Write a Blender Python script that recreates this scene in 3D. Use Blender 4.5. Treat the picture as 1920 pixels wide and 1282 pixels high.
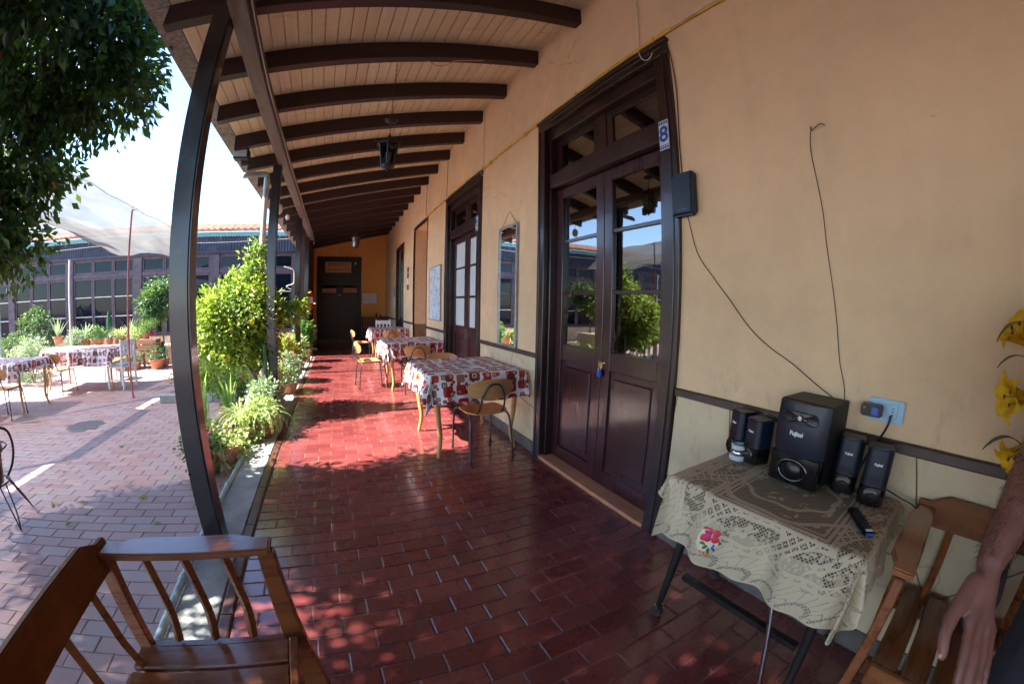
import bpy, bmesh, math, random
import numpy as np
from mathutils import Vector, Matrix, Euler
R = math.radians
for o in list(bpy.data.objects):
    bpy.data.objects.remove(o)
scene = bpy.context.scene
COL = scene.collection

# ------------------------------------------------------------------ camera (fisheye lens)
cam_data = bpy.data.cameras.new('camera')
cam = bpy.data.objects.new('camera', cam_data)
COL.objects.link(cam)
scene.camera = cam
RT = Vector((0.8974446, -0.44079032, 0.017236232)); UP = Vector((0.027907983, 0.095728503, 0.99501618)); FW = Vector((0.4402435, 0.89249087, -0.098212597))
cam.matrix_world = Matrix(((RT.x, UP.x, -FW.x, 0.0), (RT.y, UP.y, -FW.y, 0.0), (RT.z, UP.z, -FW.z, 1.35), (0, 0, 0, 1)))
cam_data.type = 'PANO'
cam_data.sensor_width = 36.0
cam_data.sensor_fit = 'HORIZONTAL'
cam_data.clip_start = 0.02
cam_data.clip_end = 3000.0
pano = cam_data if hasattr(cam_data, 'panorama_type') else cam_data.cycles
pano.panorama_type = 'FISHEYE_LENS_POLYNOMIAL'
pano.fisheye_fov = R(200)
for i, kk in enumerate((0.0,) + tuple((0.075713867, 2.6281665e-05, -2.7524143e-05, 3.8985534e-07))):
    setattr(pano, 'fisheye_polynomial_k%d' % i, -kk)

# ------------------------------------------------------------------ sky, sun, exposure
SUN_EL, SUN_AZ = R(49.0), R(-90.0)          # sun stands over the courtyard, on the left
world = bpy.data.worlds.new('World')
scene.world = world
world.use_nodes = True
wn = world.node_tree
wn.nodes.clear()
sky = wn.nodes.new('ShaderNodeTexSky')
sky.sky_type = 'NISHITA'
sky.sun_disc = False
sky.sun_elevation = SUN_EL
sky.sun_rotation = SUN_AZ
sky.air_density = 1.0
sky.dust_density = 0.35
sky.ozone_density = 5.0
bg = wn.nodes.new('ShaderNodeBackground')
bg.inputs['Strength'].default_value = 0.12
wout = wn.nodes.new('ShaderNodeOutputWorld')
wn.links.new(sky.outputs[0], bg.inputs['Color'])
wn.links.new(bg.outputs[0], wout.inputs['Surface'])
sun_data = bpy.data.lights.new('sun', 'SUN')
sun_data.energy = 5.0
sun_data.angle = R(0.55)
sun_data.color = (1.0, 0.945, 0.86)
sun = bpy.data.objects.new('sun', sun_data)
COL.objects.link(sun)
sdir = Vector((-math.cos(SUN_EL), 0.02, math.sin(SUN_EL)))
sun.location = sdir * 40
sun.rotation_euler = (-sdir).to_track_quat('-Z', 'Y').to_euler()
vs = scene.view_settings
vs.view_transform = 'Standard'
vs.look = 'None'
vs.gamma = 1.0
vs.use_curve_mapping = False
vs.exposure = 2.5
scene.cycles.use_denoising = True
scene.cycles.use_adaptive_sampling = True
scene.cycles.adaptive_threshold = 0.025
scene.cycles.max_bounces = 8
scene.cycles.diffuse_bounces = 5
scene.cycles.glossy_bounces = 4
scene.cycles.transparent_max_bounces = 10
scene.cycles.transmission_bounces = 4
scene.cycles.sample_clamp_indirect = 8.0
scene.cycles.caustics_reflective = True
scene.cycles.caustics_refractive = False

# ------------------------------------------------------------------ helpers: meshes
def V3(*a): return Vector(a)
def frame_from(d, up=Vector((0, 0, 1))):
    d = d.normalized()
    if abs(d.dot(up)) > 0.98: up = Vector((0, 1, 0)) if abs(d.y) < 0.9 else Vector((1, 0, 0))
    s = d.cross(up).normalized(); u = s.cross(d).normalized()
    return s, u, d

class MB:
    """collects shapes; build() links them as one mesh object"""
    def __init__(s): s.v = []; s.f = []; s.uv = None
    def add(s, vs, fs):
        n = len(s.v); s.v += [tuple(a) for a in vs]; s.f += [tuple(i + n for i in f) for f in fs]; return s
    def box(s, lo, hi, M=None):
        (a, b, c), (d, e, f) = lo, hi
        vs = [Vector(p) for p in ((a,b,c),(d,b,c),(d,e,c),(a,e,c),(a,b,f),(d,b,f),(d,e,f),(a,e,f))]
        if M is not None: vs = [M @ p for p in vs]
        return s.add(vs, ((0,3,2,1),(4,5,6,7),(0,1,5,4),(1,2,6,5),(2,3,7,6),(3,0,4,7)))
    def bar(s, p0, p1, w, h, up=Vector((0,0,1)), w1=None, h1=None):
        p0, p1 = Vector(p0), Vector(p1); sd, u, d = frame_from(p1 - p0, up)
        w1 = w if w1 is None else w1; h1 = h if h1 is None else h1
        vs = [p + sd*(a*ww/2) + u*(b*hh/2) for p, ww, hh in ((p0,w,h),(p1,w1,h1)) for a, b in ((-1,-1),(1,-1),(1,1),(-1,1))]
        return s.add(vs, ((0,3,2,1),(4,5,6,7),(0,1,5,4),(1,2,6,5),(2,3,7,6),(3,0,4,7)))
    def tube(s, pts, r, n=8, closed=False, cap=True):
        pts = [Vector(p) for p in pts]; m = len(pts)
        rs = r if isinstance(r, (list, tuple)) else [r]*m
        base = len(s.v); up = None
        for i, p in enumerate(pts):
            if closed: d = pts[(i+1) % m] - pts[i-1]
            else: d = pts[min(i+1, m-1)] - pts[max(i-1, 0)]
            if d.length < 1e-9: d = Vector((0,0,1))
            d.normalize()
            if up is None:
                sd, up, _ = frame_from(d)
            else:
                up = (up - d*up.dot(d))
                up = up.normalized() if up.length > 1e-6 else frame_from(d)[1]
                sd = d.cross(up)
            for k in range(n):
                a = 2*math.pi*k/n
                s.v.append(tuple(p + sd*(math.cos(a)*rs[i]) + up*(math.sin(a)*rs[i])))
        for i in range(m if closed else m-1):
            j = (i+1) % m
            for k in range(n):
                k2 = (k+1) % n
                s.f.append((base+i*n+k, base+i*n+k2, base+j*n+k2, base+j*n+k))
        if cap and not closed:
            s.f.append(tuple(base+k for k in range(n-1, -1, -1)))
            s.f.append(tuple(base+(m-1)*n+k for k in range(n)))
        return s
    def lathe(s, prof, n=20, o=(0,0,0), M=None):
        o = Vector(o); base = len(s.v); m = len(prof)
        for r, z in prof:
            for k in range(n):
                a = 2*math.pi*k/n; p = Vector((r*math.cos(a), r*math.sin(a), z))
                s.v.append(tuple((M @ p if M is not None else p) + o))
        for i in range(m-1):
            for k in range(n):
                k2 = (k+1) % n; s.f.append((base+i*n+k, base+i*n+k2, base+(i+1)*n+k2, base+(i+1)*n+k))
        if prof[0][0] > 1e-5: s.f.append(tuple(base+k for k in range(n-1,-1,-1)))
        if prof[-1][0] > 1e-5: s.f.append(tuple(base+(m-1)*n+k for k in range(n)))
        return s
    def prism(s, outline, t, M=None):
        """outline [(x,y)] counter-clockwise in local xy, extruded 0..t along local z"""
        n = len(outline); vs = [Vector((x, y, 0)) for x, y in outline] + [Vector((x, y, t)) for x, y in outline]
        if M is not None: vs = [M @ p for p in vs]
        fs = [tuple(range(n-1, -1, -1)), tuple(range(n, 2*n))] + [(i, (i+1) % n, n+(i+1) % n, n+i) for i in range(n)]
        return s.add(vs, fs)
    def ball(s, c, r, n=10, m=6, sc=(1,1,1)):
        pr = [(math.sin(math.pi*i/m)*r, -math.cos(math.pi*i/m)*r) for i in range(m+1)]
        pr[0] = (0.0004*r, -r); pr[-1] = (0.0004*r, r)
        return s.lathe(pr, n, c, Matrix.Diagonal(Vector(sc)).to_3x3())
    def mesh(s, name):
        me = bpy.data.meshes.new(name); me.from_pydata(s.v, [], s.f); me.update()
        return me
    def build(s, name, mat, parent=None, bevel=0.0, seg=1, smooth=False, loc=None, rot=None):
        me = s.mesh(name)
        if bevel:
            bm = bmesh.new(); bm.from_mesh(me)
            bmesh.ops.bevel(bm, geom=[e for e in bm.edges if e.is_manifold and e.calc_face_angle(0) > 0.6], offset=bevel, segments=seg, affect='EDGES', clamp_overlap=True)
            bm.to_mesh(me); bm.free()
        return link(name, me, mat, parent, smooth, loc, rot)

def link(name, me, mat, parent=None, smooth=False, loc=None, rot=None):
    if isinstance(mat, str): mat = M[mat]
    if mat is not None and not me.materials: me.materials.append(mat)
    if smooth:
        me.polygons.foreach_set('use_smooth', [True]*len(me.polygons))
        me.set_sharp_from_angle(angle=R(40)) if smooth == 'auto' else None
    o = bpy.data.objects.new(name, me); COL.objects.link(o)
    if parent is not None: o.parent = parent
    if loc is not None: o.location = loc
    if rot is not None: o.rotation_euler = rot
    return o
def tag(o, label=None, cat=None, group=None, kind=None):
    if label: o['label'] = label
    if cat: o['category'] = cat
    if group: o['group'] = group
    if kind: o['kind'] = kind
    return o
def thing(name, label, cat, loc=(0,0,0), rz=0.0, group=None):
    o = bpy.data.objects.new(name, None); COL.objects.link(o)
    o.empty_display_size = 0.1; o.location = loc; o.rotation_euler = (0, 0, rz)
    return tag(o, label, cat, group)
def children(o): return [c for c in bpy.data.objects if c.parent == o]
def copy_tree(o, parent=None):
    c = o.copy(); COL.objects.link(c); c.parent = parent
    for ch in children(o): copy_tree(ch, c)
    return c
def pts_smooth(P, n=6):
    """Catmull-Rom through the points"""
    P = [Vector(p) for p in P]; out = []
    for i in range(len(P)-1):
        a, b, c, d = P[max(i-1,0)], P[i], P[i+1], P[min(i+2, len(P)-1)]
        for k in range(n):
            t = k/n
            out.append(0.5*((2*b) + (c-a)*t + (2*a-5*b+4*c-d)*t*t + (3*b-a-3*c+d)*t*t*t))
    out.append(P[-1]); return out
def text_obj(name, txt, size, mat, parent, matrix, depth=0.001, bold=0.0):
    cu = bpy.data.curves.new(name, 'FONT'); cu.body = txt; cu.size = size; cu.extrude = depth
    cu.align_x = 'CENTER'; cu.align_y = 'CENTER'; cu.offset = bold; cu.resolution_u = 3
    tmp = bpy.data.objects.new('tmp', cu); COL.objects.link(tmp)
    dg = bpy.context.evaluated_depsgraph_get()
    me = bpy.data.meshes.new_from_object(tmp.evaluated_get(dg)); bpy.data.objects.remove(tmp)
    me.transform(matrix); me.name = name; me.materials.clear()
    return link(name, me, mat, parent)

# ------------------------------------------------------------------ helpers: node materials
class N:
    """tiny wrapper so node maths can be written as expressions"""
    def __init__(s, nt, sock): s.nt = nt; s.s = sock
    def _m(s, op, *o, clamp=False):
        nd = s.nt.nodes.new('ShaderNodeMath'); nd.operation = op; nd.use_clamp = clamp
        for i, q in enumerate((s,)+o):
            if isinstance(q, N): s.nt.links.new(q.s, nd.inputs[i])
            else: nd.inputs[i].default_value = q
        return N(s.nt, nd.outputs[0])
    def __add__(s, o): return s._m('ADD', o)
    def __sub__(s, o): return s._m('SUBTRACT', o)
    def __mul__(s, o): return s._m('MULTIPLY', o)
    def __truediv__(s, o): return s._m('DIVIDE', o)
    def __rsub__(s, o): return (s*-1.0)+o
    __radd__ = __add__; __rmul__ = __mul__
    def lt(s, o): return s._m('LESS_THAN', o)
    def gt(s, o): return s._m('GREATER_THAN', o)
    def mx(s, o): return s._m('MAXIMUM', o)
    def mn(s, o): return s._m('MINIMUM', o)
    def ab(s): return s._m('ABSOLUTE')
    def fl(s): return s._m('FLOOR')
    def fr(s): return s._m('FRACT')
    def sin(s): return s._m('SINE')
    def cos(s): return s._m('COSINE')
    def sq(s): return s._m('SQRT')
    def pw(s, o): return s._m('POWER', o)
    def at2(s, o): return s._m('ARCTAN2', o)
    def cl(s): return s._m('ADD', 0.0, clamp=True)
    def ss(s, a, b):
        nd = s.nt.nodes.new('ShaderNodeMapRange'); nd.interpolation_type = 'SMOOTHSTEP'
        s.nt.links.new(s.s, nd.inputs['Value']); nd.inputs['From Min'].default_value = a; nd.inputs['From Max'].default_value = b
        return N(s.nt, nd.outputs['Result'])

class Mat:
    def __init__(s, name, color=(.5,.5,.5), rough=.6, spec=.5, metal=0.0, coat=0.0, coat_rough=.1, **kw):
        s.m = bpy.data.materials.new(name); s.m.use_nodes = True; s.nt = s.m.node_tree
        s.b = s.nt.nodes['Principled BSDF']; s.out = s.nt.nodes['Material Output']
        s.b.inputs['Base Color'].default_value = (*color, 1); s.b.inputs['Roughness'].default_value = rough
        s.b.inputs['Specular IOR Level'].default_value = spec; s.b.inputs['Metallic'].default_value = metal
        s.b.inputs['Coat Weight'].default_value = coat; s.b.inputs['Coat Roughness'].default_value = coat_rough
        M[name] = s.m
    def node(s, t, **kw):
        n = s.nt.nodes.new(t)
        for k, v in kw.items(): setattr(n, k, v)
        return n
    def ln(s, a, b): s.nt.links.new(a.s if isinstance(a, N) else a, b)
    def coord(s, kind='Object', scale=None, rot=None):
        tc = s.node('ShaderNodeTexCoord'); o = tc.outputs[kind]
        if scale is not None or rot is not None:
            mp = s.node('ShaderNodeMapping'); s.ln(o, mp.inputs[0])
            if scale is not None: mp.inputs['Scale'].default_value = scale
            if rot is not None: mp.inputs['Rotation'].default_value = rot
            o = mp.outputs[0]
        return o
    def pos(s, scale=None):
        g = s.node('ShaderNodeNewGeometry'); o = g.outputs['Position']
        if scale is not None:
            mp = s.node('ShaderNodeMapping'); s.ln(o, mp.inputs[0]); mp.inputs['Scale'].default_value = scale; o = mp.outputs[0]
        return o
    def xyz(s, o):
        n = s.node('ShaderNodeSeparateXYZ'); s.ln(o, n.inputs[0]); return [N(s.nt, q) for q in n.outputs]
    def noise(s, co, scale=5, detail=4, rough=.55, dist=0.0):
        n = s.node('ShaderNodeTexNoise'); s.ln(co, n.inputs['Vector']); n.inputs['Scale'].default_value = scale
        n.inputs['Detail'].default_value = detail; n.inputs['Roughness'].default_value = rough; n.inputs['Distortion'].default_value = dist
        return N(s.nt, n.outputs['Fac'])
    def voronoi(s, co, scale=5, feature='F1', out='Distance', rnd=1.0):
        n = s.node('ShaderNodeTexVoronoi', feature=feature); s.ln(co, n.inputs['Vector']); n.inputs['Scale'].default_value = scale
        n.inputs['Randomness'].default_value = rnd
        return N(s.nt, n.outputs[out])
    def ramp(s, fac, stops, interp='LINEAR'):
        n = s.node('ShaderNodeValToRGB'); n.color_ramp.interpolation = interp; e = n.color_ramp.elements
        while len(e) > len(stops): e.remove(e[-1])
        while len(e) < len(stops): e.new(0.5)
        for q, (p, c) in zip(e, stops):
            q.position = p; q.color = (*c, 1) if len(c) == 3 else c
        s.ln(fac, n.inputs[0]); return N(s.nt, n.outputs[0])
    def mix(s, fac, a, b, blend='MIX'):
        n = s.node('ShaderNodeMix', data_type='RGBA', blend_type=blend)
        for i, q in ((0, fac), (6, a), (7, b)):
            if isinstance(q, N): s.ln(q, n.inputs[i])
            elif i == 0: n.inputs[0].default_value = q
            else: n.inputs[i].default_value = (*q, 1)
        return N(s.nt, n.outputs[2])
    def rnd(s):
        g = s.node('ShaderNodeNewGeometry'); o = s.node('ShaderNodeObjectInfo')
        return (N(s.nt, g.outputs['Random Per Island']) + N(s.nt, o.outputs['Random'])).fr()
    def color(s, c): s.ln(c, s.b.inputs['Base Color'])
    def rough(s, c): s.ln(c, s.b.inputs['Roughness'])
    def bump(s, h, strength=.3, dist=.01):
        n = s.node('ShaderNodeBump'); n.inputs['Strength'].default_value = strength; n.inputs['Distance'].default_value = dist
        s.ln(h, n.inputs['Height']); s.ln(n.outputs[0], s.b.inputs['Normal']); return n
    def surf(s, sh): s.ln(sh, s.out.inputs['Surface'])
M = {}

# ------------------------------------------------------------------ materials
def plain(name, c, rough=.6, var=.12, scale=8, bump=0.0, bscale=60, **kw):
    """a painted / mineral surface with soft blotches and fine relief"""
    m = Mat(name, c, rough, **kw); co = m.pos()
    n = m.noise(co, scale, 5, .6)
    lo = tuple(max(0, q*(1-var)) for q in c); hi = tuple(min(1, q*(1+var)) for q in c)
    m.color(m.ramp(n, [(.3, lo), (.7, hi)]))
    m.rough(m.noise(co, scale*2.3, 3)*.25 + (rough-.12))
    if bump: m.bump(m.noise(co, bscale, 4), bump, .004)
    return m
def wood(name, c1, c2, axis=0, rough=.4, scale=1.0, coat=0.0, spec=.5, wear=None):
    m = Mat(name, c1, rough, spec=spec, coat=coat); st = [26*scale]*3; st[axis] = 1.6*scale
    co = m.coord('Object', tuple(st)); n = m.noise(co, 1.0, 6, .62, .6)
    oi = m.node('ShaderNodeObjectInfo'); r = N(m.nt, oi.outputs['Random'])
    c = m.ramp(n, [(.28, c1), (.72, c2)])
    c = m.mix(r*.35, c, c1)
    if wear:
        w = m.noise(m.coord('Object'), 7, 6, .7).ss(.56, .72); c = m.mix(w*.55, c, wear)
    big = m.noise(m.coord('Object'), 3.0, 5, .7); c = m.mix(big.ss(.5, .75)*.3, c, tuple(min(1, q*1.8+.01) for q in c2)); m.color(c); m.rough(n*.2 + big*.18 + (rough-.16)); m.bump(n*.7 + big*.5, .35, .004)
    return m
def leafmat(name, stops, trans=.35, rough=.42, spec=.4):
    m = Mat(name, stops[0], rough, spec=spec)
    g = m.node('ShaderNodeNewGeometry'); r = N(m.nt, g.outputs['Random Per Island'])
    k = len(stops); c = m.ramp(r, [(i/(k-1), q) for i, q in enumerate(stops)])
    m.color(c); t = m.node('ShaderNodeBsdfTranslucent'); m.ln(m.mix(.45, c, (.35, .5, .04)), t.inputs['Color'])
    mx = m.node('ShaderNodeMixShader'); mx.inputs[0].default_value = trans
    m.ln(m.b.outputs[0], mx.inputs[1]); m.ln(t.outputs[0], mx.inputs[2]); m.surf(mx.outputs[0]); return m

# painted plaster walls
def plaster(name, c, tint):
    m = Mat(name, c, .68, spec=.25); co = m.pos(); x, y, z = m.xyz(co)
    n = m.noise(co, 1.3, 6, .65); n2 = m.noise(co, 7, 5, .6)
    streak = m.noise(m.pos((5.0, 5.0, .45)), 1.6, 4, .6)
    col = m.ramp(n*.6 + n2*.4, [(.3, tuple(q*.84 for q in c)), (.55, c), (.75, tuple(min(1, q*1.07) for q in c))])
    col = m.mix(streak.ss(.55, .8)*.28, col, tint)
    spots = m.noise(co, 34, 3, .7).ss(.70, .78); col = m.mix(spots*.35, col, tuple(q*.55 for q in c))
    wv = m.node('ShaderNodeVectorMath'); wv.operation = 'ADD'; m.ln(co, wv.inputs[0]); wn2 = m.node('ShaderNodeTexNoise'); wn2.inputs['Scale'].default_value = 1.4; wn2.inputs['Detail'].default_value = 5; m.ln(co, wn2.inputs['Vector']); m.ln(wn2.outputs['Color'], wv.inputs[1])
    ck = m.voronoi(wv.outputs[0], .75, 'DISTANCE_TO_EDGE').lt(.0045)*m.noise(co, .8, 3).ss(.46, .56); col = m.mix(ck*.32, col, tuple(q*.4 for q in c))
    rep = m.noise(co, .9, 4, .4).ss(.575, .60)*m.noise(co, 3.1, 3).ss(.40, .6); col = m.mix(rep*.30, col, tuple(min(1, q*1.22) for q in c))
    low = (1.35 - z).ss(.0, .5)*m.noise(m.pos((3, 3, 1.2)), 3.0, 6, .75).ss(.50, .72); col = m.mix(low*.45, col, (.26, .20, .15))
    scf = m.noise(m.pos((9, 9, 26)), 1.0, 4, .7).ss(.70, .76); col = m.mix(scf*.35, col, (.30, .23, .17))
    m.color(col); m.bump(m.noise(co, 26, 5, .7)*.7 + n2*.6 - ck*.5 + rep*.25, .26, .006); return m
plaster('wall_paint', (.71, .51, .31), (.58, .42, .26))
plaster('end_paint', (.86, .42, .12), (.72, .36, .12))
plaster('reveal_paint', (.62, .42, .26), (.55, .38, .24))
m = plaster('dado_stone', (.62, .50, .33), (.5, .4, .28))
plain('grout_brown', (.22, .13, .07), .85, .3, 20, .3)
plain('skirting_paint', (.13, .11, .10), .55, .35, 9, .15)
wood('frame_wood', (.014, .006, .006), (.032, .011, .010), 2, .30, coat=.35)
wood('door_wood', (.024, .005, .008), (.050, .011, .014), 2, .28, coat=.45)
wood('rail_wood', (.040, .022, .018), (.085, .05, .04), 1, .4, wear=(.22, .17, .14))
wood('post_wood', (.010, .007, .008), (.024, .015, .014), 2, .30, coat=.6, wear=(.05, .042, .042))
wood('rafter_wood', (.018, .007, .007), (.042, .014, .013), 0, .42)
wood('header_wood', (.10, .075, .06), (.20, .155, .125), 1, .5, wear=(.05, .03, .03))
wood('black_wood', (.010, .009, .010), (.022, .018, .018), 2, .35)
wood('chair_wood', (.15, .045, .014), (.32, .105, .030), 0, .26, coat=.7, wear=(.34, .19, .10))
wood('chair_wood_x', (.15, .045, .014), (.32, .105, .030), 1, .26, coat=.7, wear=(.34, .19, .10))
wood('chair_back', (.13, .042, .012), (.25, .082, .022), 1, .5, spec=.2, wear=(.20, .09, .045))
wood('table_wood', (.42, .20, .06), (.60, .33, .11), 2, .4)
wood('ply_wood', (.46, .22, .075), (.62, .33, .13), 0, .33, coat=.3)
wood('crate_wood', (.40, .20, .10), (.55, .32, .18), 0, .7)
wood('sign_wood', (.50, .26, .11), (.62, .36, .18), 0, .5)
wood('chest_wood', (.10, .03, .02), (.17, .05, .035), 0, .4)
wood('bark', (.10, .07, .045), (.20, .15, .10), 2, .9, 2)
wood('thin_bark', (.12, .10, .05), (.22, .18, .09), 2, .85, 2)

# ceiling boards, tongue and groove, pale yellow, age marks near the rafters' nails
m = Mat('ceiling_board', (.5, .36, .2), .62, spec=.3); co = m.coord('Object', (14, .9, 14)); n = m.noise(co, 1.4, 5, .6)
r = N(m.nt, m.node('ShaderNodeObjectInfo').outputs['Random'])
c = m.ramp(n, [(.3, (.72, .62, .40)), (.7, (.84, .75, .52))]); c = m.mix(r*.5, c, (.66, .52, .31))
st = m.noise(m.pos((1.2, 4, 1)), 2.2, 5, .7).ss(.58, .72); m.color(m.mix(st*.4, c, (.30, .19, .11)))
plain('roof_sheet', (.30, .28, .24), .9, .45, 30, .5, 120)
plain('teja', (.36, .17, .10), .8, .35, 6, .3)

# waxed red tiles of the porch floor
m = Mat('porch_tile', (.2, .04, .03), .26, spec=.6, coat=.75, coat_rough=.14); co = m.pos(); r = m.rnd()
c = m.ramp(r, [(0, (.135, .024, .025)), (.35, (.18, .035, .034)), (.7, (.23, .056, .050)), (1, (.16, .033, .036))])
w = m.noise(co, 5.5, 6, .65); c = m.mix(w.ss(.45, .75)*.55, c, (.085, .020, .022)); d = m.noise(co, 40, 4, .7); wear_ = m.noise(co, 1.1, 6, .72); c = m.mix(wear_.ss(.52, .70)*.38, c, (.28, .095, .08)); stain = m.noise(co, 2.7, 5, .8).ss(.60, .68); c = m.mix(stain*.5, c, (.055, .02, .02))
c = m.mix(d.ss(.66, .76)*.25, c, (.36, .22, .17)); m.color(c)
m.rough(w*.22 + d*.12 + wear_*.12 + .05); m.bump(w*.7 + d*.3, .16, .006)
plain('tile_joint', (.17, .095, .085), .55, .55, 9, .3)
m = Mat('court_tile', (.4, .27, .25), .5, spec=.45); co = m.pos(); r = m.rnd()
c = m.ramp(r, [(0, (.34, .19, .18)), (.3, (.40, .24, .23)), (.6, (.38, .27, .27)), (.8, (.45, .27, .24)), (1, (.35, .25, .26))])
w = m.noise(co, 2.6, 6, .7); c = m.mix(w.ss(.48, .7)*.6, c, (.33, .29, .29)); d = m.noise(co, 22, 5, .7)
c = m.mix(d.ss(.6, .74)*.4, c, (.15, .11, .10)); m.color(c); m.rough(w*.3 + d*.2 + .2); m.bump(w*.5 + d*.5, .25, .006)
plain('court_joint', (.23, .165, .16), .9, .4, 16, .3)
plain('kerb_tile', (.085, .034, .024), .38, .3, 8, .15, spec=.45)
m = plain('strip_concrete', (.33, .34, .33), .8, .25, 5, .0)
plain('pipe_paint', (.35, .45, .46), .4, .25, 10)
plain('plinth_paint', (.62, .52, .33), .75, .25, 3, .2)
plain('earth', (.10, .07, .05), .95, .4, 20, .5)

# glass
def glass(name, tint=(.02, .025, .03), rough=.02, alpha=.75, spec=.5):
    m = Mat(name, tint, rough, spec=spec); m.b.inputs['IOR'].default_value = 1.52
    m.b.inputs['Alpha'].default_value = 1.0; t = m.node('ShaderNodeBsdfTransparent'); t.inputs[0].default_value = (.55, .6, .62, 1)
    gl = m.node('ShaderNodeBsdfGlossy'); gl.inputs['Roughness'].default_value = rough
    fr = m.node('ShaderNodeFresnel'); fr.inputs['IOR'].default_value = 3.0
    wob = m.noise(m.pos(), 3.2, 2); bp = m.node('ShaderNodeBump'); bp.inputs['Strength'].default_value = .02; bp.inputs['Distance'].default_value = .02
    m.ln(wob, bp.inputs['Height']); m.ln(bp.outputs[0], gl.inputs['Normal'])
    mx = m.node('ShaderNodeMixShader'); m.ln(fr.outputs[0], mx.inputs[0]); m.ln(t.outputs[0], mx.inputs[1]); m.ln(gl.outputs[0], mx.inputs[2])
    m.surf(mx.outputs[0]); return m
glass('window_glass')
m = Mat('dark_glass', (.004, .007, .016), .03, spec=.22); m.bump(m.noise(m.pos(), 2.5, 2), .03, .02)
m = Mat('milk_glass', (.62, .72, .74), .22, spec=.5); m.color(m.mix(m.noise(m.pos((2, 2, .6)), 3, 4), (.54, .64, .66), (.68, .77, .79)))
Mat('mirror_glass', (.86, .88, .88), .012, metal=1.0)
plain('mirror_frame', (.33, .38, .40), .35, .2, 20, metal=.6)
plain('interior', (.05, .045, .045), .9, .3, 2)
plain('interior_light', (.6, .5, .42), .9, .1, 2)
plain('green_glass', (.0, .40, .33), .3, .15, 2)

# small things
plain('steel_tube', (.28, .27, .26), .34, .25, 30, metal=.85)
plain('dark_tube', (.07, .065, .065), .35, .3, 30, metal=.5)
plain('chrome', (.62, .62, .64), .16, .1, 20, metal=1.0)
plain('iron', (.02, .018, .022), .45, .3, 20)
plain('rubber', (.015, .015, .016), .7, .2, 30)
plain('white_paint', (.74, .75, .74), .45, .1, 10)
plain('white_plastic', (.50, .59, .64), .35, .06, 10)
plain('white_pvc', (.68, .66, .58), .4, .12, 6)
plain('conduit_paint', (.58, .36, .05), .5, .25, 9)
plain('cable_black', (.012, .012, .012), .5, .2, 30)
plain('cable_white', (.55, .5, .44), .5, .2, 30)
plain('paper', (.70, .72, .80), .8, .05, 10)
plain('board_white', (.62, .72, .78), .28, .06, 4)
plain('ink_blue', (.02, .05, .32), .5, .2, 30)
plain('ink_brown', (.16, .05, .02), .6, .2, 30)
plain('sign_pink', (.62, .30, .24), .6, .1, 30)
plain('sign_red', (.5, .06, .05), .6, .1, 30)
plain('silver_print', (.75, .78, .82), .3, .05, 30)
plain('bluish_plastic', (.006, .010, .024), .38, .25, 14, .05, 400)  # black speaker plastic, blue sheen of the sky put into its base colour
plain('black_plastic', (.006, .006, .007), .30, .25, 14)
plain('black_gloss', (.004, .004, .005), .08, .2, 14, coat=1.0)
plain('black_vinyl', (.014, .013, .015), .55, .3, 60, .15, 300)
plain('brass', (.62, .45, .16), .3, .2, 20, metal=1.0)
plain('blue_lock', (.02, .09, .45), .3, .15, 20)
plain('red_paint', (.55, .02, .02), .3, .15, 10)
plain('red_pole', (.42, .10, .12), .45, .25, 4)
plain('terracotta', (.46, .20, .11), .8, .22, 8, .25, 90)
plain('terracotta_dark', (.34, .13, .075), .8, .25, 8, .25, 90)
plain('terracotta_pale', (.55, .33, .22), .8, .2, 8, .25, 90)
plain('magenta_pot', (.45, .03, .22), .4, .1, 8)
plain('green_stake', (.05, .14, .075), .5, .25, 8)
plain('teal_paint', (.12, .36, .37), .5, .2, 3)
plain('slate_paint', (.050, .058, .085), .6, .4, 3)
plain('mauve_frame', (.075, .055, .066), .6, .4, 5)
plain('wing_paint', (.055, .028, .024), .6, .3, 4)
plain('manhole_iron', (.13, .115, .12), .55, .3, 30, .3)
plain('orange_fruit', (.75, .16, .02), .45, .2, 30)
plain('lemon_fruit', (.62, .52, .06), .4, .2, 30, .2, 200)
plain('flower_red', (.62, .03, .05), .55, .25, 40)
plain('flower_pink', (.72, .22, .26), .55, .25, 40)
plain('flower_magenta', (.55, .04, .28), .55, .25, 40)
plain('cloth_shirt', (.012, .014, .028), .9, .3, 12, .3, 90)
plain('cloth_trousers', (.012, .013, .022), .9, .3, 12, .3, 90)
plain('hair', (.02, .014, .01), .5, .3, 60)
plain('stem_green', (.10, .17, .04), .5, .2, 20)
plain('lily_leaf', (.025, .075, .03), .35, .25, 30)
plain('red_cloth', (.5, .02, .06), .8, .3, 14, .3, 60)
plain('blue_pot', (.03, .035, .07), .4, .3, 10)
leafmat('leaf_orange', [(.007, .036, .020), (.011, .056, .027), (.022, .085, .032), (.045, .13, .03)], .30, .30, .5)
leafmat('leaf_lemon', [(.20, .32, .03), (.28, .40, .05), (.36, .46, .07), (.44, .50, .09)], .48)
leafmat('leaf_mid', [(.03, .10, .03), (.06, .16, .04), (.10, .22, .06), (.05, .17, .07)], .32)
leafmat('leaf_deep', [(.015, .06, .035), (.025, .10, .05), (.04, .15, .07)], .3)
leafmat('leaf_pale', [(.30, .40, .12), (.38, .48, .20), (.50, .56, .30), (.34, .44, .14)], .42)
leafmat('leaf_silver', [(.24, .34, .22), (.32, .42, .30), (.44, .52, .40)], .35)
leafmat('leaf_strap', [(.16, .34, .08), (.24, .42, .12), (.38, .52, .26)], .42)
leafmat('leaf_yellow', [(.40, .34, .05), (.32, .36, .06), (.5, .42, .1)], .4)
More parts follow.
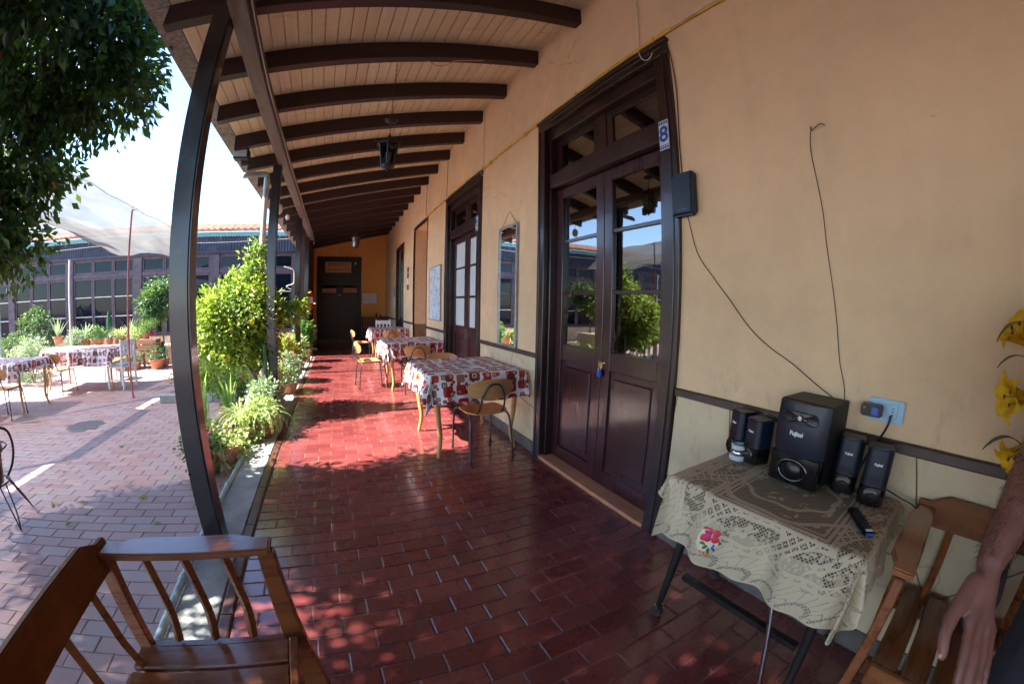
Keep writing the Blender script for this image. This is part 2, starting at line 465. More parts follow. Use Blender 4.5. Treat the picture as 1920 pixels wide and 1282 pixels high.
m = Mat('lily_petal', (.80, .52, .02), .5, spec=.3); n = m.noise(m.coord('Object'), 40, 3); m.color(m.ramp(n, [(.3, (.66, .34, .01)), (.7, (.85, .62, .03))]))
t = m.node('ShaderNodeBsdfTranslucent'); t.inputs[0].default_value = (.8, .5, .02, 1); mx = m.node('ShaderNodeMixShader'); mx.inputs[0].default_value = .3
m.ln(m.b.outputs[0], mx.inputs[1]); m.ln(t.outputs[0], mx.inputs[2]); m.surf(mx.outputs[0])
# skin
plain('socket_bluelit', (.30, .50, .66), .35, .06, 10)  # white plastic with the blue of the skylight put into its colour
plain('nail', (.45, .25, .20), .3, .1, 60)
plain('cream_cloth', (.72, .64, .50), .9, .12, 60)
m = Mat('skin', (.40, .20, .14), .45, spec=.4); co = m.coord('Object'); n = m.noise(co, 22, 5, .6); n2 = m.noise(m.coord('Object', (260, 260, 40)), 1.0, 3, .6)
m.color(m.mix(n2.ss(.60, .74)*.45, m.ramp(n, [(.3, (.155, .066, .052)), (.7, (.25, .11, .085))]), (.10, .05, .035)))
m.b.inputs['Subsurface Weight'].default_value = .12; m.b.inputs['Subsurface Radius'].default_value = (.012, .004, .002); m.bump(m.noise(co, 140, 4)*.6 + n2*.4, .3, .003)
# shade cloth: translucent woven plastic
m = Mat('shade_cloth', (.62, .60, .56), .8, spec=.1); co = m.pos(); n = m.noise(m.pos((2, .6, 2)), 2, 5, .65)
c = m.ramp(n, [(.3, (.11, .108, .103)), (.7, (.17, .167, .16))]); m.color(c); t = m.node('ShaderNodeBsdfTranslucent'); m.ln(c, t.inputs[0])
mx = m.node('ShaderNodeMixShader'); mx.inputs[0].default_value = .62; m.ln(m.b.outputs[0], mx.inputs[1]); m.ln(t.outputs[0], mx.inputs[2])
tr = m.node('ShaderNodeBsdfTransparent'); mx2 = m.node('ShaderNodeMixShader'); mx2.inputs[0].default_value = .10
m.ln(mx.outputs[0], mx2.inputs[1]); m.ln(tr.outputs[0], mx2.inputs[2]); m.surf(mx2.outputs[0])
# printed tablecloth: squares in red and brown on white
m = Mat('square_print', (.8, .8, .8), .42, spec=.45)
uvx, uvy, _ = m.xyz(m.coord('UV'))
def cells(m, x, y, sc, ox, oy, keep, smin, smax):
    u = x*sc + ox; v = y*sc + oy; iu = u.fl(); iv = v.fl()
    cb = m.node('ShaderNodeCombineXYZ'); m.ln(iu, cb.inputs[0]); m.ln(iv, cb.inputs[1]); cb.inputs[2].default_value = ox
    wn_ = m.node('ShaderNodeTexWhiteNoise', noise_dimensions='3D'); m.ln(cb.outputs[0], wn_.inputs['Vector'])
    rr, gg, bb = m.xyz(wn_.outputs['Color'])
    fu = (u - iu - .5 + (gg - .5)*.22).ab(); fv = (v - iv - .5 + (bb - .5)*.22).ab()
    d = (fu.pw(5.0) + fv.pw(5.0)).pw(.2)
    return d.lt(rr*(smax-smin) + smin)*gg.gt(keep), rr, bb, d
pal = [(0, (.33, .012, .012)), (.2, (.16, .05, .028)), (.4, (.42, .04, .03)), (.55, (.10, .032, .02)), (.7, (.30, .13, .08)), (.84, (.24, .02, .02)), (1, (.45, .24, .17))]
col = None
base = m.mix(m.noise(m.coord('UV'), 30, 2), (.66, .60, .63), (.78, .75, .78))
for sc, ox, oy, keep, a, b in ((8.5, .3, .7, .08, .24, .47), (15, 3.4, 8.2, .55, .18, .36), (22, 9.1, 4.6, .72, .2, .4)):
    k, r1, r2, d = cells(m, uvx, uvy, sc, ox, oy, keep, a, b)
    base = m.mix(k, base, m.ramp(r2, pal, 'CONSTANT'))
    ring = (d - .14).ab().lt(.028)*r1.gt(.72)*k
    base = m.mix(ring, base, (.75, .68, .68))
m.color(base); m.bump(m.noise(m.coord('UV'), 420, 1), .04, .001)
# lace: cream thread over open net
m = Mat('lace', (.60, .55, .44), .85, spec=.15)
u, v, _ = m.xyz(m.coord('UV'))               # metres on the flat cloth
LU, LV = .76, .965
e = (u.mn(1.6 - u)).mn(v.mn(LV - v))            # distance to the hem
sgrid = u + v; dgrid = u - v
net = (sgrid*70).fr().lt(.42).mx((dgrid*70).fr().lt(.42))
lat = ((sgrid*24).fr() - .5).ab().gt(.36).mx(((dgrid*24).fr() - .5).ab().gt(.36)).mx(((sgrid*24 + .5).fr() - .5).ab().gt(.40)*((dgrid*24 + .5).fr() - .5).ab().gt(.40))
along = (u*1.0 + v*1.0)
fx = ((along*8.0).fr() - .5)/8.0; fan_r = (fx*fx + e*e).sq(); fan_a = e.at2(fx)
fan = ((fan_r*95).sin().gt(-.78)).mn(1.0); fanray = ((fan_a*9).sin().ab().gt(.16))
fans = fan.mn(fanray)
px = ((along*3.4).fr() - .5)/3.4; py = e - .185
sup = ((px.ab() - .062).mx(0.0)).pw(2.0) + py*py; sup = sup.sq()
ringb = sup.gt(.046)*sup.lt(.060)
inside = sup.lt(.046)
pr = (px*px + py*py).sq(); pa = py.at2(px)
flower = pr.lt((pa*5).cos()*.008 + .028)*pr.gt(.008).mx(0.0)
vo = m.voronoi(m.coord('UV', (1,1,1)), 62); leaves = vo.lt(.40)
inner = inside*(flower.mx(leaves*.9))
band1 = (e - .255).ab().lt(.006).mx((e - .275).ab().lt(.006)).mx((e - .295).ab().lt(.004)).mx((e - .11).ab().lt(.007))
vo2 = m.voronoi(m.coord('UV'), 9.5, rnd=.35); ros = vo2.lt(.16)*vo2.gt(.05).mx(vo2.lt(.30)*vo2.gt(.24)) 
vo3 = m.voronoi(m.coord('UV'), 42); petals = vo2.lt(.34)*vo3.lt(.42)
vx = (u - .53)/.28; vy = (v - LV*.54)/.34; ov = (vx*vx + vy*vy).sq() + ((vy.at2(vx)*8).cos()*.03)
vine = (ov - .86).ab().lt(.035).mx((ov - .55).ab().lt(.03))
hemz = e.lt(.105); midz = e.gt(.105)*e.lt(.25); ctr = e.gt(.25)
mask = hemz*(fans.mx(e.lt(.008))) + midz*(ringb.mx(inner).mx(lat*(1.0 - inside))) + ctr*(petals.mx(vine))
mask = mask.mx(band1).cl()
full = (mask*.92).mx(net*(.62)).mx(hemz*.34).cl()
tr = m.node('ShaderNodeBsdfTransparent'); t = m.node('ShaderNodeBsdfTranslucent'); t.inputs[0].default_value = (.7, .64, .5, 1)
m.color(m.mix(m.noise(m.pos(), 6, 4), (.66, .54, .37), (.80, .68, .49)))
a1 = m.node('ShaderNodeMixShader'); a1.inputs[0].default_value = .25; m.ln(m.b.outputs[0], a1.inputs[1]); m.ln(t.outputs[0], a1.inputs[2])
a2 = m.node('ShaderNodeMixShader'); m.ln(full, a2.inputs[0]); m.ln(tr.outputs[0], a2.inputs[1]); m.ln(a1.outputs[0], a2.inputs[2]); m.surf(a2.outputs[0])
m.bump(mask, .5, .002)

# ================================================================== the setting
W = 1.65            # face of the long wall (x), porch floor is z = 0, courtyard z = -0.1
YE = 13.5           # end wall of the porch
CZ = -0.10
rng = random.Random(7)
def cam_px(p):
    """where a point falls in the photograph (only used to choose which floor pieces show largest)"""
    d = Vector(p) - Vector((0, 0, 1.35)); D = d.length; d = d/D
    a, b, c = d.dot(RT), d.dot(UP), d.dot(FW); th = math.atan2(math.hypot(a, b), c)
    r = 703.96*(th + .0520772*th**3 + .00318954*th**5); n = math.hypot(a, b) + 1e-9
    return 960 + r*a/n, 641 - r*b/n, D
def in_view(p, pad=30):
    x, y, D = cam_px(p); return -pad < x < 1920+pad and -pad < y < 1282+pad

g = MB(); S = 400.0
g.add([(-S,-S,CZ-.012),(S,-S,CZ-.012),(S,S,CZ-.012),(-S,S,CZ-.012)], [(0,1,2,3)])
ground = tag(g.build('ground', 'court_joint'), kind='structure')
ps = MB().box((-.64, -6.2, -.25), (W+.002, YE+.02, -.0035)); porch = tag(ps.build('porch_floor', 'tile_joint'), kind='structure')

def tile_mesh(name, w, d, h, c=.004):
    b = MB(); z = 0.0
    lo = [(-w/2,-d/2,-h),(w/2,-d/2,-h),(w/2,d/2,-h),(-w/2,d/2,-h)]
    mi = [(x, y, -c*.6) for x, y, _ in lo]; k = c
    hi = [(-w/2+k,-d/2+k,0),(w/2-k,-d/2+k,0),(w/2-k,d/2-k,0),(-w/2+k,d/2-k,0)]
    fs = [(8,9,10,11)] + [(i, (i+1)%4, 4+(i+1)%4, 4+i) for i in range(4)] + [(4+i, 4+(i+1)%4, 8+(i+1)%4, 8+i) for i in range(4)]
    return lo + mi + hi, fs
def lay_tiles(parent, x0, x1, y0, y1, z, tw, td, gap, h, mat, skip=lambda x, y: False, jit=.0012):
    spots = []; row = 0; y = y0
    while y < y1:
        off = (0 if row % 2 else tw/2) + rng.uniform(-.012, .012); x = x0 - off
        while x < x1:
            a, b = max(x, x0), min(x + tw, x1)
            if b - a > .03 and not skip((a+b)/2, y+td/2): spots.append(((a+b)/2, y+td/2, b-a))
            x += tw
        y += td; row += 1
    vis = [(cam_px((x, yy, z))[2], i) for i, (x, yy, w) in enumerate(spots) if in_view((x, yy, z)) and w > tw*.9]
    near = set(i for _, i in sorted(vis)[:300])
    V0, F0 = tile_mesh('tile', tw-gap, td-gap, h); me = bpy.data.meshes.new('tile'); me.from_pydata(V0, [], F0); me.materials.append(M[mat])
    vs = []; fs = []
    for i, (x, yy, w) in enumerate(spots):
        if i in near:
            o = bpy.data.objects.new('tile', me); COL.objects.link(o); o.parent = parent
            o.location = (x, yy, z + rng.uniform(-jit, jit)); o.rotation_euler = (rng.uniform(-.004, .004), rng.uniform(-.003, .003), rng.uniform(-.004, .004))
        else:
            V1, F1 = tile_mesh('t', w-gap, td-gap, h); n = len(vs); dz = rng.uniform(-jit, jit)
            vs += [(p[0]+x, p[1]+yy, p[2]+z+dz) for p in V1]; fs += [tuple(q+n for q in f) for f in F1]
    me2 = bpy.data.meshes.new('tile_field'); me2.from_pydata(vs, [], fs); o = link('tile_field', me2, mat, parent); tag(o, kind='stuff')
lay_tiles(porch, -.638, W, -2.4, YE, 0.0, .25, .105, .006, .004, 'porch_tile')
cs = MB().box((-16, -6, CZ-.06), (-1.0, 12.98, CZ-.0045)); court = tag(cs.build('courtyard_paving', 'court_joint'), kind='structure')
lay_tiles(court, -12.0, -1.0, -1.5, 12.9, CZ, .25, .108, .005, .005, 'court_tile', skip=lambda x, y: math.hypot(x+3.65, y-4.93) < .27)
# the porch edge: dark nosing tiles, a pressed concrete strip and a pipe along it
kb = tag(MB().box((-.70, -6.2, -.26), (-.645, YE-3.1, -.012)).build('kerb', 'tile_joint'), kind='structure')
prof = [(-.713,-.25),(-.642,-.25),(-.642,-.008),(-.648,.002),(-.655,.006),(-.70,.006),(-.708,.002),(-.713,-.008)]
nm = MB(); L_ = .27
nm.add([(x, 0, z) for x, z in prof] + [(x, L_-.006, z) for x, z in prof], [tuple(range(len(prof))), tuple(range(2*len(prof)-1, len(prof)-1, -1))] + [(i, len(prof)+i, len(prof)+(i+1) % len(prof), (i+1) % len(prof)) for i in range(len(prof))])
nme = nm.mesh('nosing_tile'); nme.materials.append(M['kerb_tile']); y = -1.5
while y < YE-6.2:
    o = bpy.data.objects.new('nosing_tile', nme); COL.objects.link(o); o.parent = kb; o.location = (rng.uniform(-.002, .002), y, rng.uniform(-.0015, .0015)); y += L_
# concrete strip pressed with a herringbone of small dents
nx, ny = 30, 1500; xs = np.linspace(-.962, -.716, nx); ys = np.linspace(-.6, 11.0, ny)
X_, Y_ = np.meshgrid(xs, ys)
cell = np.floor(Y_/.020); fx = np.mod(X_/.034 + .5*np.mod(cell, 2), 1.0); fy = np.mod(Y_/.020, 1.0)
dent = np.clip(1 - ((fx-.5)/.36)**2 - ((fy-.5 - (fx-.5)*.6)/.34)**2, 0, 1)
rs = np.random.RandomState(3); wavy = .003*np.sin(Y_*2.1) + .002*np.sin(Y_*5.3 + X_*9)
Z_ = -.010 + wavy + .0055*dent + rs.normal(0, .0006, X_.shape); Z_[:, 0] = CZ; Z_[:, -1] = -.05
vs = np.stack([X_, Y_, Z_], -1).reshape(-1, 3); ii = np.arange((ny-1)*nx).reshape(ny-1, nx)[:, :-1].ravel()
fs = np.stack([ii, ii+1, ii+1+nx, ii+nx], 1)
me = bpy.data.meshes.new('kerb_strip'); me.from_pydata(vs.tolist(), [], fs.tolist())
tag(link('kerb_strip', me, 'strip_concrete', None, True), kind='structure')
pp = [(-.982, -1.2, .0), (-.980, .8, .0), (-.978, 1.6, .002), (-.975, 2.6, .0), (-.978, 3.6, -.004)]
pipe = thing('floor_pipe', 'pale blue-grey pipe lying along the edge of the concrete strip', 'pipe', (-.98, 1.2, CZ))
MB().tube([(a+.98, b-1.2, c-CZ) for a, b, c in pts_smooth(pp)], .021, 12).build('pipe', 'pipe_paint', pipe, smooth=True)
for q in (1.75, 2.9): MB().tube([(.0, q-1.2-.025, .1), (.0, q-1.2+.025, .1)], .0245, 12).build('collar', 'pipe_paint', pipe, smooth='auto')
# planting bed between strip and courtyard tiles, far stretch
bed = tag(MB().box((-1.55, 5.2, CZ-.01), (-1.0, 10.4, CZ+.03)).build('planting_bed', 'earth'), kind='structure')

# ------------------------------------------------------------------ the house: long wall with doors, end wall
house = thing('house', 'long cream house wall with tall dark double doors along the porch', 'building', (W, 6, 0))
hx, hy = W, 6.0
class HB(MB):
    """house parts are given in world metres and stored relative to the house's root"""
    def build(s, name, mat, parent=None, **k):
        s.v = [(a-hx, b-hy, c) for a, b, c in s.v]
        return MB.build(s, name, mat, parent if parent is not None else house, **k)
OPEN = [(1.335, 2.80, 2.97), (4.25, 5.715, 2.97), (7.10, 8.36, 3.0), (9.70, 10.88, 2.92)]
TOPZ = 4.02; y = -6.2; segs = []
for a, b, h in OPEN: segs.append((y, a)); y = b
segs.append((y, YE+.3))
up_ = HB()
for a, b in segs:
    up_.box((W, a, .905), (W+.32, b, TOPZ)); HB().box((W+.006, a, -.2), (W+.32, b, .905)).build('dado', 'grout_brown')
for a, b, h in OPEN: up_.box((W, a, h), (W+.32, b, TOPZ))
up_.build('wall', 'wall_paint')
ew = HB(); dx0, dx1, dzt = -.73, .775, 2.965
ew.box((-1.05, YE, -.2), (dx0, YE+.3, TOPZ)); ew.box((dx1, YE, -.2), (W, YE+.3, TOPZ)); ew.box((dx0, YE, dzt), (dx1, YE+.3, TOPZ))
ew.build('end_wall', 'end_paint')
# shell so no daylight leaks in from behind
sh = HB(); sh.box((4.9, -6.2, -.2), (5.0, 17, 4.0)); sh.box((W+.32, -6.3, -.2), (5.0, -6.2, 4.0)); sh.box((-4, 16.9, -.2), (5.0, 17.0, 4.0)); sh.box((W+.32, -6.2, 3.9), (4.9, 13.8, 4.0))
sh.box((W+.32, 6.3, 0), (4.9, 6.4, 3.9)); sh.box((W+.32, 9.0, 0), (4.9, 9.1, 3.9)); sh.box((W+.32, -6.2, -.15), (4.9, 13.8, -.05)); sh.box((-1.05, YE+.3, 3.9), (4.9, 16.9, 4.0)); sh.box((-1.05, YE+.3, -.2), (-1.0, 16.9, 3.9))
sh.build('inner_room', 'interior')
lr = HB(); lr.box((W+.321, 7.10, 0), (2.6, 7.16, 3.1)); lr.box((W+.321, 8.30, 0), (2.6, 8.36, 3.1)); lr.box((W+.321, 7.16, 3.0), (2.6, 8.30, 3.06)); lr.box((2.6, 7.0, 0), (2.66, 8.5, 3.1)); lr.build('passage_lining', 'reveal_paint')
rv = HB(); rv.box((W-.004, 7.04, 0), (W+.03, 7.10, 3.06)); rv.box((W-.004, 8.36, 0), (W+.03, 8.42, 3.06)); rv.box((W-.004, 7.10, 3.0), (W+.03, 8.36, 3.06)); rv.build('passage_frame', 'rail_wood')
# crazy-paved dado: each stone slab its own piece
def clip(poly, nx_, ny_, d):
    out = []
    for i in range(len(poly)):
        a, b = poly[i], poly[(i+1) % len(poly)]; da = a[0]*nx_ + a[1]*ny_ - d; db = b[0]*nx_ + b[1]*ny_ - d
        if da <= 0: out.append(a)
        if da*db < 0: t = da/(da-db); out.append((a[0]+(b[0]-a[0])*t, a[1]+(b[1]-a[1])*t))
    return out
def slabs(a, b, z0, z1):
    sites = []; n = max(1, int((b-a)/.40)); 
    for i in range(n+1):
        for j in range(2):
            sites.append((a + (i + rng.uniform(.05, .95) + .3*j)*(b-a)/(n+.3), z0 + (z1-z0)*(j*.5 + rng.uniform(.08, .42))))
    for k, s_ in enumerate(sites):
        poly = [(a+.004, z0), (b-.004, z0), (b-.004, z1), (a+.004, z1)]
        for q in sites:
            if q is s_ : continue
            nx_, ny_ = q[0]-s_[0], q[1]-s_[1]; l = math.hypot(nx_, ny_)
            if l < .02: continue
            nx_ /= l; ny_ /= l; poly = clip(poly, nx_, ny_, (q[0]+s_[0])/2*nx_ + (q[1]+s_[1])/2*ny_ - .0035)
            if len(poly) < 3: break
        if len(poly) < 3: continue
        t = .007 + rng.uniform(0, .004)
        Mx = Matrix(((0, 0, -1, W+.006), (-1, 0, 0, 0), (0, 1, 0, 0), (0, 0, 0, 1)))
        HB().prism([(-p[0], p[1]) for p in reversed(poly)], t, Mx).build('stone', 'dado_stone')
DS = [(-2.2, 1.30), (2.835, 4.215), (5.75, 7.04), (8.42, 9.66), (10.92, YE)]
for a, b in DS: slabs(a, b, .10, .885)
for a, b in DS:
    HB().box((W-.022, a, .887), (W+.01, b, .93)).build('chair_rail', 'rail_wood', bevel=.006)
    HB().box((W-.016, a, -.02), (W+.01, b, .105)).build('skirting', 'skirting_paint', bevel=.004)
HB().box((dx1+.1, YE-.016, -.02), (W-.02, YE+.01, .105)).build('skirting', 'skirting_paint', bevel=.004)

def double_door(y0, y1, milk):
    """tall double door with a two-light transom; y0..y1 is the outside of the architrave"""
    a, b = y0 + .11, y1 - .11; mid = (a+b)/2; F = W + .085
    fr = HB()
    for s_, e_ in ((y0, a), (b, y1)): fr.box((W-.028, s_, 0), (W+.02, e_, 2.90))
    fr.box((W-.028, y0, 2.90), (W+.02, y1, 3.0)); fr.box((W-.04, y0-.012, 2.985), (W+.0, y1+.012, 3.012))
    for yy in (y0+.03, y1-.045): fr.box((W-.036, yy, 0), (W-.0275, yy+.015, 2.90))
    fr.box((W-.036, y0+.03, 2.945), (W-.0275, y1-.03, 2.96))
    fr.box((W+.02, a-.012, 0), (F+.06, a+.03, 2.90)); fr.box((W+.02, b-.03, 0), (F+.06, b+.012, 2.90)); fr.box((W+.02, a+.03, 2.80), (F+.06, b-.03, 2.9))
    frame = fr.build('door_frame', 'frame_wood', bevel=.004)
    HB().box((W+.012, a+.03, 2.345), (F+.05, b-.03, 2.475)).build('transom_bar', 'frame_wood', frame, bevel=.006)
    HB().box((F-.01, mid-.05, 2.475), (F+.045, mid+.05, 2.80)).build('mullion', 'frame_wood', frame, bevel=.004)
    tp = HB()
    for s_, e_ in ((a+.03, mid-.05), (mid+.05, b-.03)):
        fm = HB(); fm.box((F, s_, 2.475), (F+.035, s_+.06, 2.80)); fm.box((F, e_-.06, 2.475), (F+.035, e_, 2.80)); fm.box((F, s_+.06, 2.475), (F+.035, e_-.06, 2.535)); fm.box((F, s_+.06, 2.745), (F+.035, e_-.06, 2.80))
        fm.build('sash', 'frame_wood', frame, bevel=.003)
        HB().box((F+.015, s_+.06, 2.535), (F+.019, e_-.06, 2.745)).build('pane', 'window_glass', frame)
    HB().box((W-.03, a, -.02), (F+.06, b, .028)).build('threshold', 'terracotta', frame)
    for s_, e_, right in ((a+.033, mid-.004, True), (mid+.004, b-.033, False)):
        st = .085; lf = HB(); x0, x1 = F, F+.042
        lf.box((x0, s_, .035), (x1, s_+st, 2.34)); lf.box((x0, e_-st, .035), (x1, e_, 2.34))
        lf.box((x0, s_+st, .035), (x1, e_-st, .15)); lf.box((x0, s_+st, .905), (x1, e_-st, 1.035)); lf.box((x0, s_+st, 2.255), (x1, e_-st, 2.34))
        leaf = lf.build('door_leaf', 'door_wood', bevel=.003)
        HB().box((x0+.008, s_+st, 1.44), (x1-.006, e_-st, 1.468)).build('glazing_bar', 'door_wood', leaf, bevel=.003)
        HB().box((x0+.008, s_+st, 1.868), (x1-.006, e_-st, 1.896)).build('glazing_bar', 'door_wood', leaf, bevel=.003)
        for z0, z1 in ((1.035, 1.44), (1.468, 1.868), (1.896, 2.255)):
            HB().box((x0+.020, s_+st, z0), (x0+.024, e_-st, z1)).build('pane', 'milk_glass' if milk else 'window_glass', leaf)
        pn = HB(); pn.box((x0+.018, s_+st, .15), (x1-.012, e_-st, .905)); pn.build('panel', 'door_wood', leaf)
        pn = HB(); pn.box((x0+.006, s_+st+.045, .20), (x0+.0178, e_-st-.045, .855)); pn.build('raised_panel', 'door_wood', leaf, bevel=.010)
        if milk:
            cu = HB(); n = 40
            for i in range(n):
                t0, t1 = s_+.03+(e_-s_-.06)*i/n, s_+.03+(e_-s_-.06)*(i+1)/n; w0, w1 = .010*math.sin(i*1.3), .010*math.sin((i+1)*1.3)
                cu.add([(x1+.03+w0, t0, .98), (x1+.03+w1, t1, .98), (x1+.03+w1, t1, 2.3), (x1+.03+w0, t0, 2.3)], [(0, 1, 2, 3)])
            cu.build('curtain', 'milk_glass', leaf)
        elif right:
            HB().tube([(x0-.012, e_-.05, .955), (x0-.012, e_-.05, .965)], .012, 10).build('knob', 'brass', leaf)
    # backing so the glass looks into a dim room
    if not milk: pass
    return frame, mid, F
fr8, mid8, F8 = double_door(1.305, 2.83, False)
fr2, mid2, F2 = double_door(4.22, 5.745, True)
HB().add([(2.05, 1.2, 0), (2.05, 3.0, 0), (2.05, 3.0, 3.0), (2.05, 1.2, 3.0)], [(0, 1, 2, 3)])
# narrow doorway with a green-glazed door
gf = HB(); 
for s_, e_ in ((9.66, 9.74), (10.84, 10.92)): gf.box((W-.02, s_, 0), (W+.06, e_, 2.86))
gf.box((W-.02, 9.66, 2.86), (W+.06, 10.92, 2.94)); gfo = gf.build('door_frame', 'frame_wood', bevel=.004)
gl = HB(); gl.box((W+.10, 9.74, .03), (W+.14, 9.85, 2.85)); gl.box((W+.10, 10.73, .03), (W+.14, 10.84, 2.85)); gl.box((W+.10, 9.85, .03), (W+.14, 10.73, .95)); gl.box((W+.10, 9.85, 2.5), (W+.14, 10.73, 2.62)); gl.box((W+.10, 9.85, 2.8), (W+.14, 10.73, 2.85))
glo = gl.build('door_leaf', 'door_wood', bevel=.003)
HB().box((W+.115, 9.85, .95), (W+.12, 10.73, 2.5)).build('pane', 'green_glass', glo); HB().box((W+.115, 9.85, 2.62), (W+.12, 10.73, 2.8)).build('pane', 'dark_glass', glo)
# end door to the toilets
ef = HB(); ef.box((dx0-.02, YE-.03, 0), (dx0+.08, YE+.02, 2.9)); ef.box((dx1-.08, YE-.03, 0), (dx1+.02, YE+.02, 2.9)); ef.box((dx0-.02, YE-.03, 2.88), (dx1+.02, YE+.02, 2.98)); eframe = ef.build('door_frame', 'black_wood', bevel=.004)
HB().box((dx0-.06, YE-.14, -.02), (dx1+.06, YE+.03, .15)).build('door_step', 'skirting_paint', bevel=.008)
for s_, e_ in ((dx0+.08, .02), (.026, dx1-.08)):
    lf = HB(); lf.box((s_, YE+.02, .15), (s_+.09, YE+.06, 2.06)); lf.box((e_-.09, YE+.02, .15), (e_, YE+.06, 2.06))
    for z0, z1 in ((.15, .3), (1.0, 1.12), (1.72, 1.92), (1.98, 2.06)): lf.box((s_+.09, YE+.02, z0), (e_-.09, YE+.06, z1))
    leaf = lf.build('door_leaf', 'black_wood', bevel=.003)
    for z0, z1 in ((.3, 1.0), (1.12, 1.72)): HB().box((s_+.09, YE+.035, z0), (e_-.09, YE+.05, z1)).build('panel', 'black_wood', leaf)
HB().box((dx0+.08, YE+.02, 2.07), (dx1-.08, YE+.06, 2.88)).build('overpanel', 'black_wood', eframe)
HB().box((-.80, -1.95, -.2), (W, -1.80, TOPZ)).build('unseen_shade_wall', 'wall_paint')  # unseen wall behind the camera, added to darken the right side of the porch
# wing wall that closes the porch on the courtyard side near the end
HB().box((-1.02, 10.48, -.2), (-.86, YE, 3.6)).build('wing_wall', 'wing_paint'); HB().box((-1.04, 10.36, -.2), (-.84, 10.48, 3.6)).build('wing_post', 'wing_paint', bevel=.006)

# ------------------------------------------------------------------ the porch roof
SL = .226
def ceil_z(x): return 3.885 + (x - W)*SL
roof = thing('porch_roof', 'sloping porch roof with dark rafters and pale yellow boards', 'roof', (0, 6, 3.0))
class RB(MB):
    def build(s, name, mat, parent=None, **k):
        s.v = [(a, b-6, c-3.0) for a, b, c in s.v]; return MB.build(s, name, mat, parent if parent is not None else roof, **k)
ry = 2.20 - .7135*11; RAFT = []
while ry < YE - .1: RAFT.append(ry); ry += .7135
for ry in RAFT:
    b = RB(); x0, x1 = -1.27 + rng.uniform(-.01, .01), W + .05
    vs = []
    for yy in (ry-.042, ry+.042): vs += [(x0, yy, ceil_z(x0)-.165), (x1, yy, ceil_z(x1)-.165), (x1, yy, ceil_z(x1)-.001), (x0, yy, ceil_z(x0)-.001)]
    b.add(vs, [(0,1,2,3),(7,6,5,4),(0,4,5,1),(1,5,6,2),(2,6,7,3),(3,7,4,0)]); b.build('rafter', 'rafter_wood', bevel=.004)
    MB_ = None
x = -1.275; bw = .099; nb = 0
while x < W:
    x1 = min(x + bw - .004, W+.02); vs = []
    for yy in (-6.2, YE+.02): vs += [(x+.004, yy, ceil_z(x)), (x1-.004, yy, ceil_z(x1)), (x1, yy, ceil_z(x1)+.006), (x1, yy, ceil_z(x1)+.018), (x, yy, ceil_z(x)+.018), (x, yy, ceil_z(x)+.006)]
    RB().add(vs, [tuple(range(6)), tuple(range(11, 5, -1))] + [(i, 6+i, 6+(i+1) % 6, (i+1) % 6) for i in range(6)]).build('ceiling_board', 'ceiling_board'); x += bw
und = RB(); vs = []
for yy in (-6.2, YE+.3): vs += [(-1.29, yy, ceil_z(-1.29)+.02), (W+.4, yy, ceil_z(W+.4)+.02), (W+.4, yy, ceil_z(W+.4)+.03), (-1.29, yy, ceil_z(-1.29)+.03)]
und.add(vs, [(0,1,2,3),(7,6,5,4),(0,4,5,1),(1,5,6,2),(2,6,7,3),(3,7,4,0)]).build('roof_felt', 'interior')
# roofing sheets with shallow corrugation, overhanging at the eave
ny = 560; ys = np.linspace(-6.2, YE+.3, ny); xs = [-1.465, -1.2, -.4, .6, W+.6]; vs = []
for yy in ys:
    w_ = .012*math.sin(yy*2*math.pi/.13)
    vs += [(xx, yy, ceil_z(xx)+.062+w_) for xx in xs] + [(xx, yy, ceil_z(xx)+.074+w_) for xx in xs]
fs = []; k = len(xs)
for i in range(ny-1):
    o0, o1 = i*2*k, (i+1)*2*k
    for j in range(k-1): fs += [(o0+j, o0+j+1, o1+j+1, o1+j), (o0+k+j, o1+k+j, o1+k+j+1, o0+k+j+1)]
    fs += [(o0, o1, o1+k, o0+k)]
RB().add(vs, fs).build('roofing_sheet', 'roof_sheet', smooth=True)
for i in range(10):
    ya, yb = -6.2+i*2.1, -6.2+i*2.1+2.094; vs = []
    for yy in (ya, yb): vs += [(-1.452, yy, ceil_z(-1.452)+.026), (-1.292, yy, ceil_z(-1.292)+.026), (-1.292, yy, ceil_z(-1.292)+.040), (-1.452, yy, ceil_z(-1.452)+.040)]
    RB().add(vs, [(0,1,2,3),(7,6,5,4),(0,4,5,1),(1,5,6,2),(2,6,7,3),(3,7,4,0)]).build('soffit_board', 'roof_sheet', bevel=.003)
RB().box((-.81, -6.2, 3.04), (-.69, 10.5, 3.172)).build('header_beam', 'header_wood', bevel=.006)
def strand(pts, r): return RB().tube(pts_smooth(pts, 5), r, 6)
for k, (dx, dz) in enumerate(((0, 0), (.012, .010))):
    pts = [(-.682+dx, -2.0 + i*.55, 3.05+dz + .010*math.sin(i*1.7+k*2)) for i in range(22)]
    pts += [(-.66, 10.2, 2.98), (-.68, 10.35, 2.9)]
    strand(pts, .005).build('eave_cable', 'cable_white' if k else 'cable_black', smooth=True)
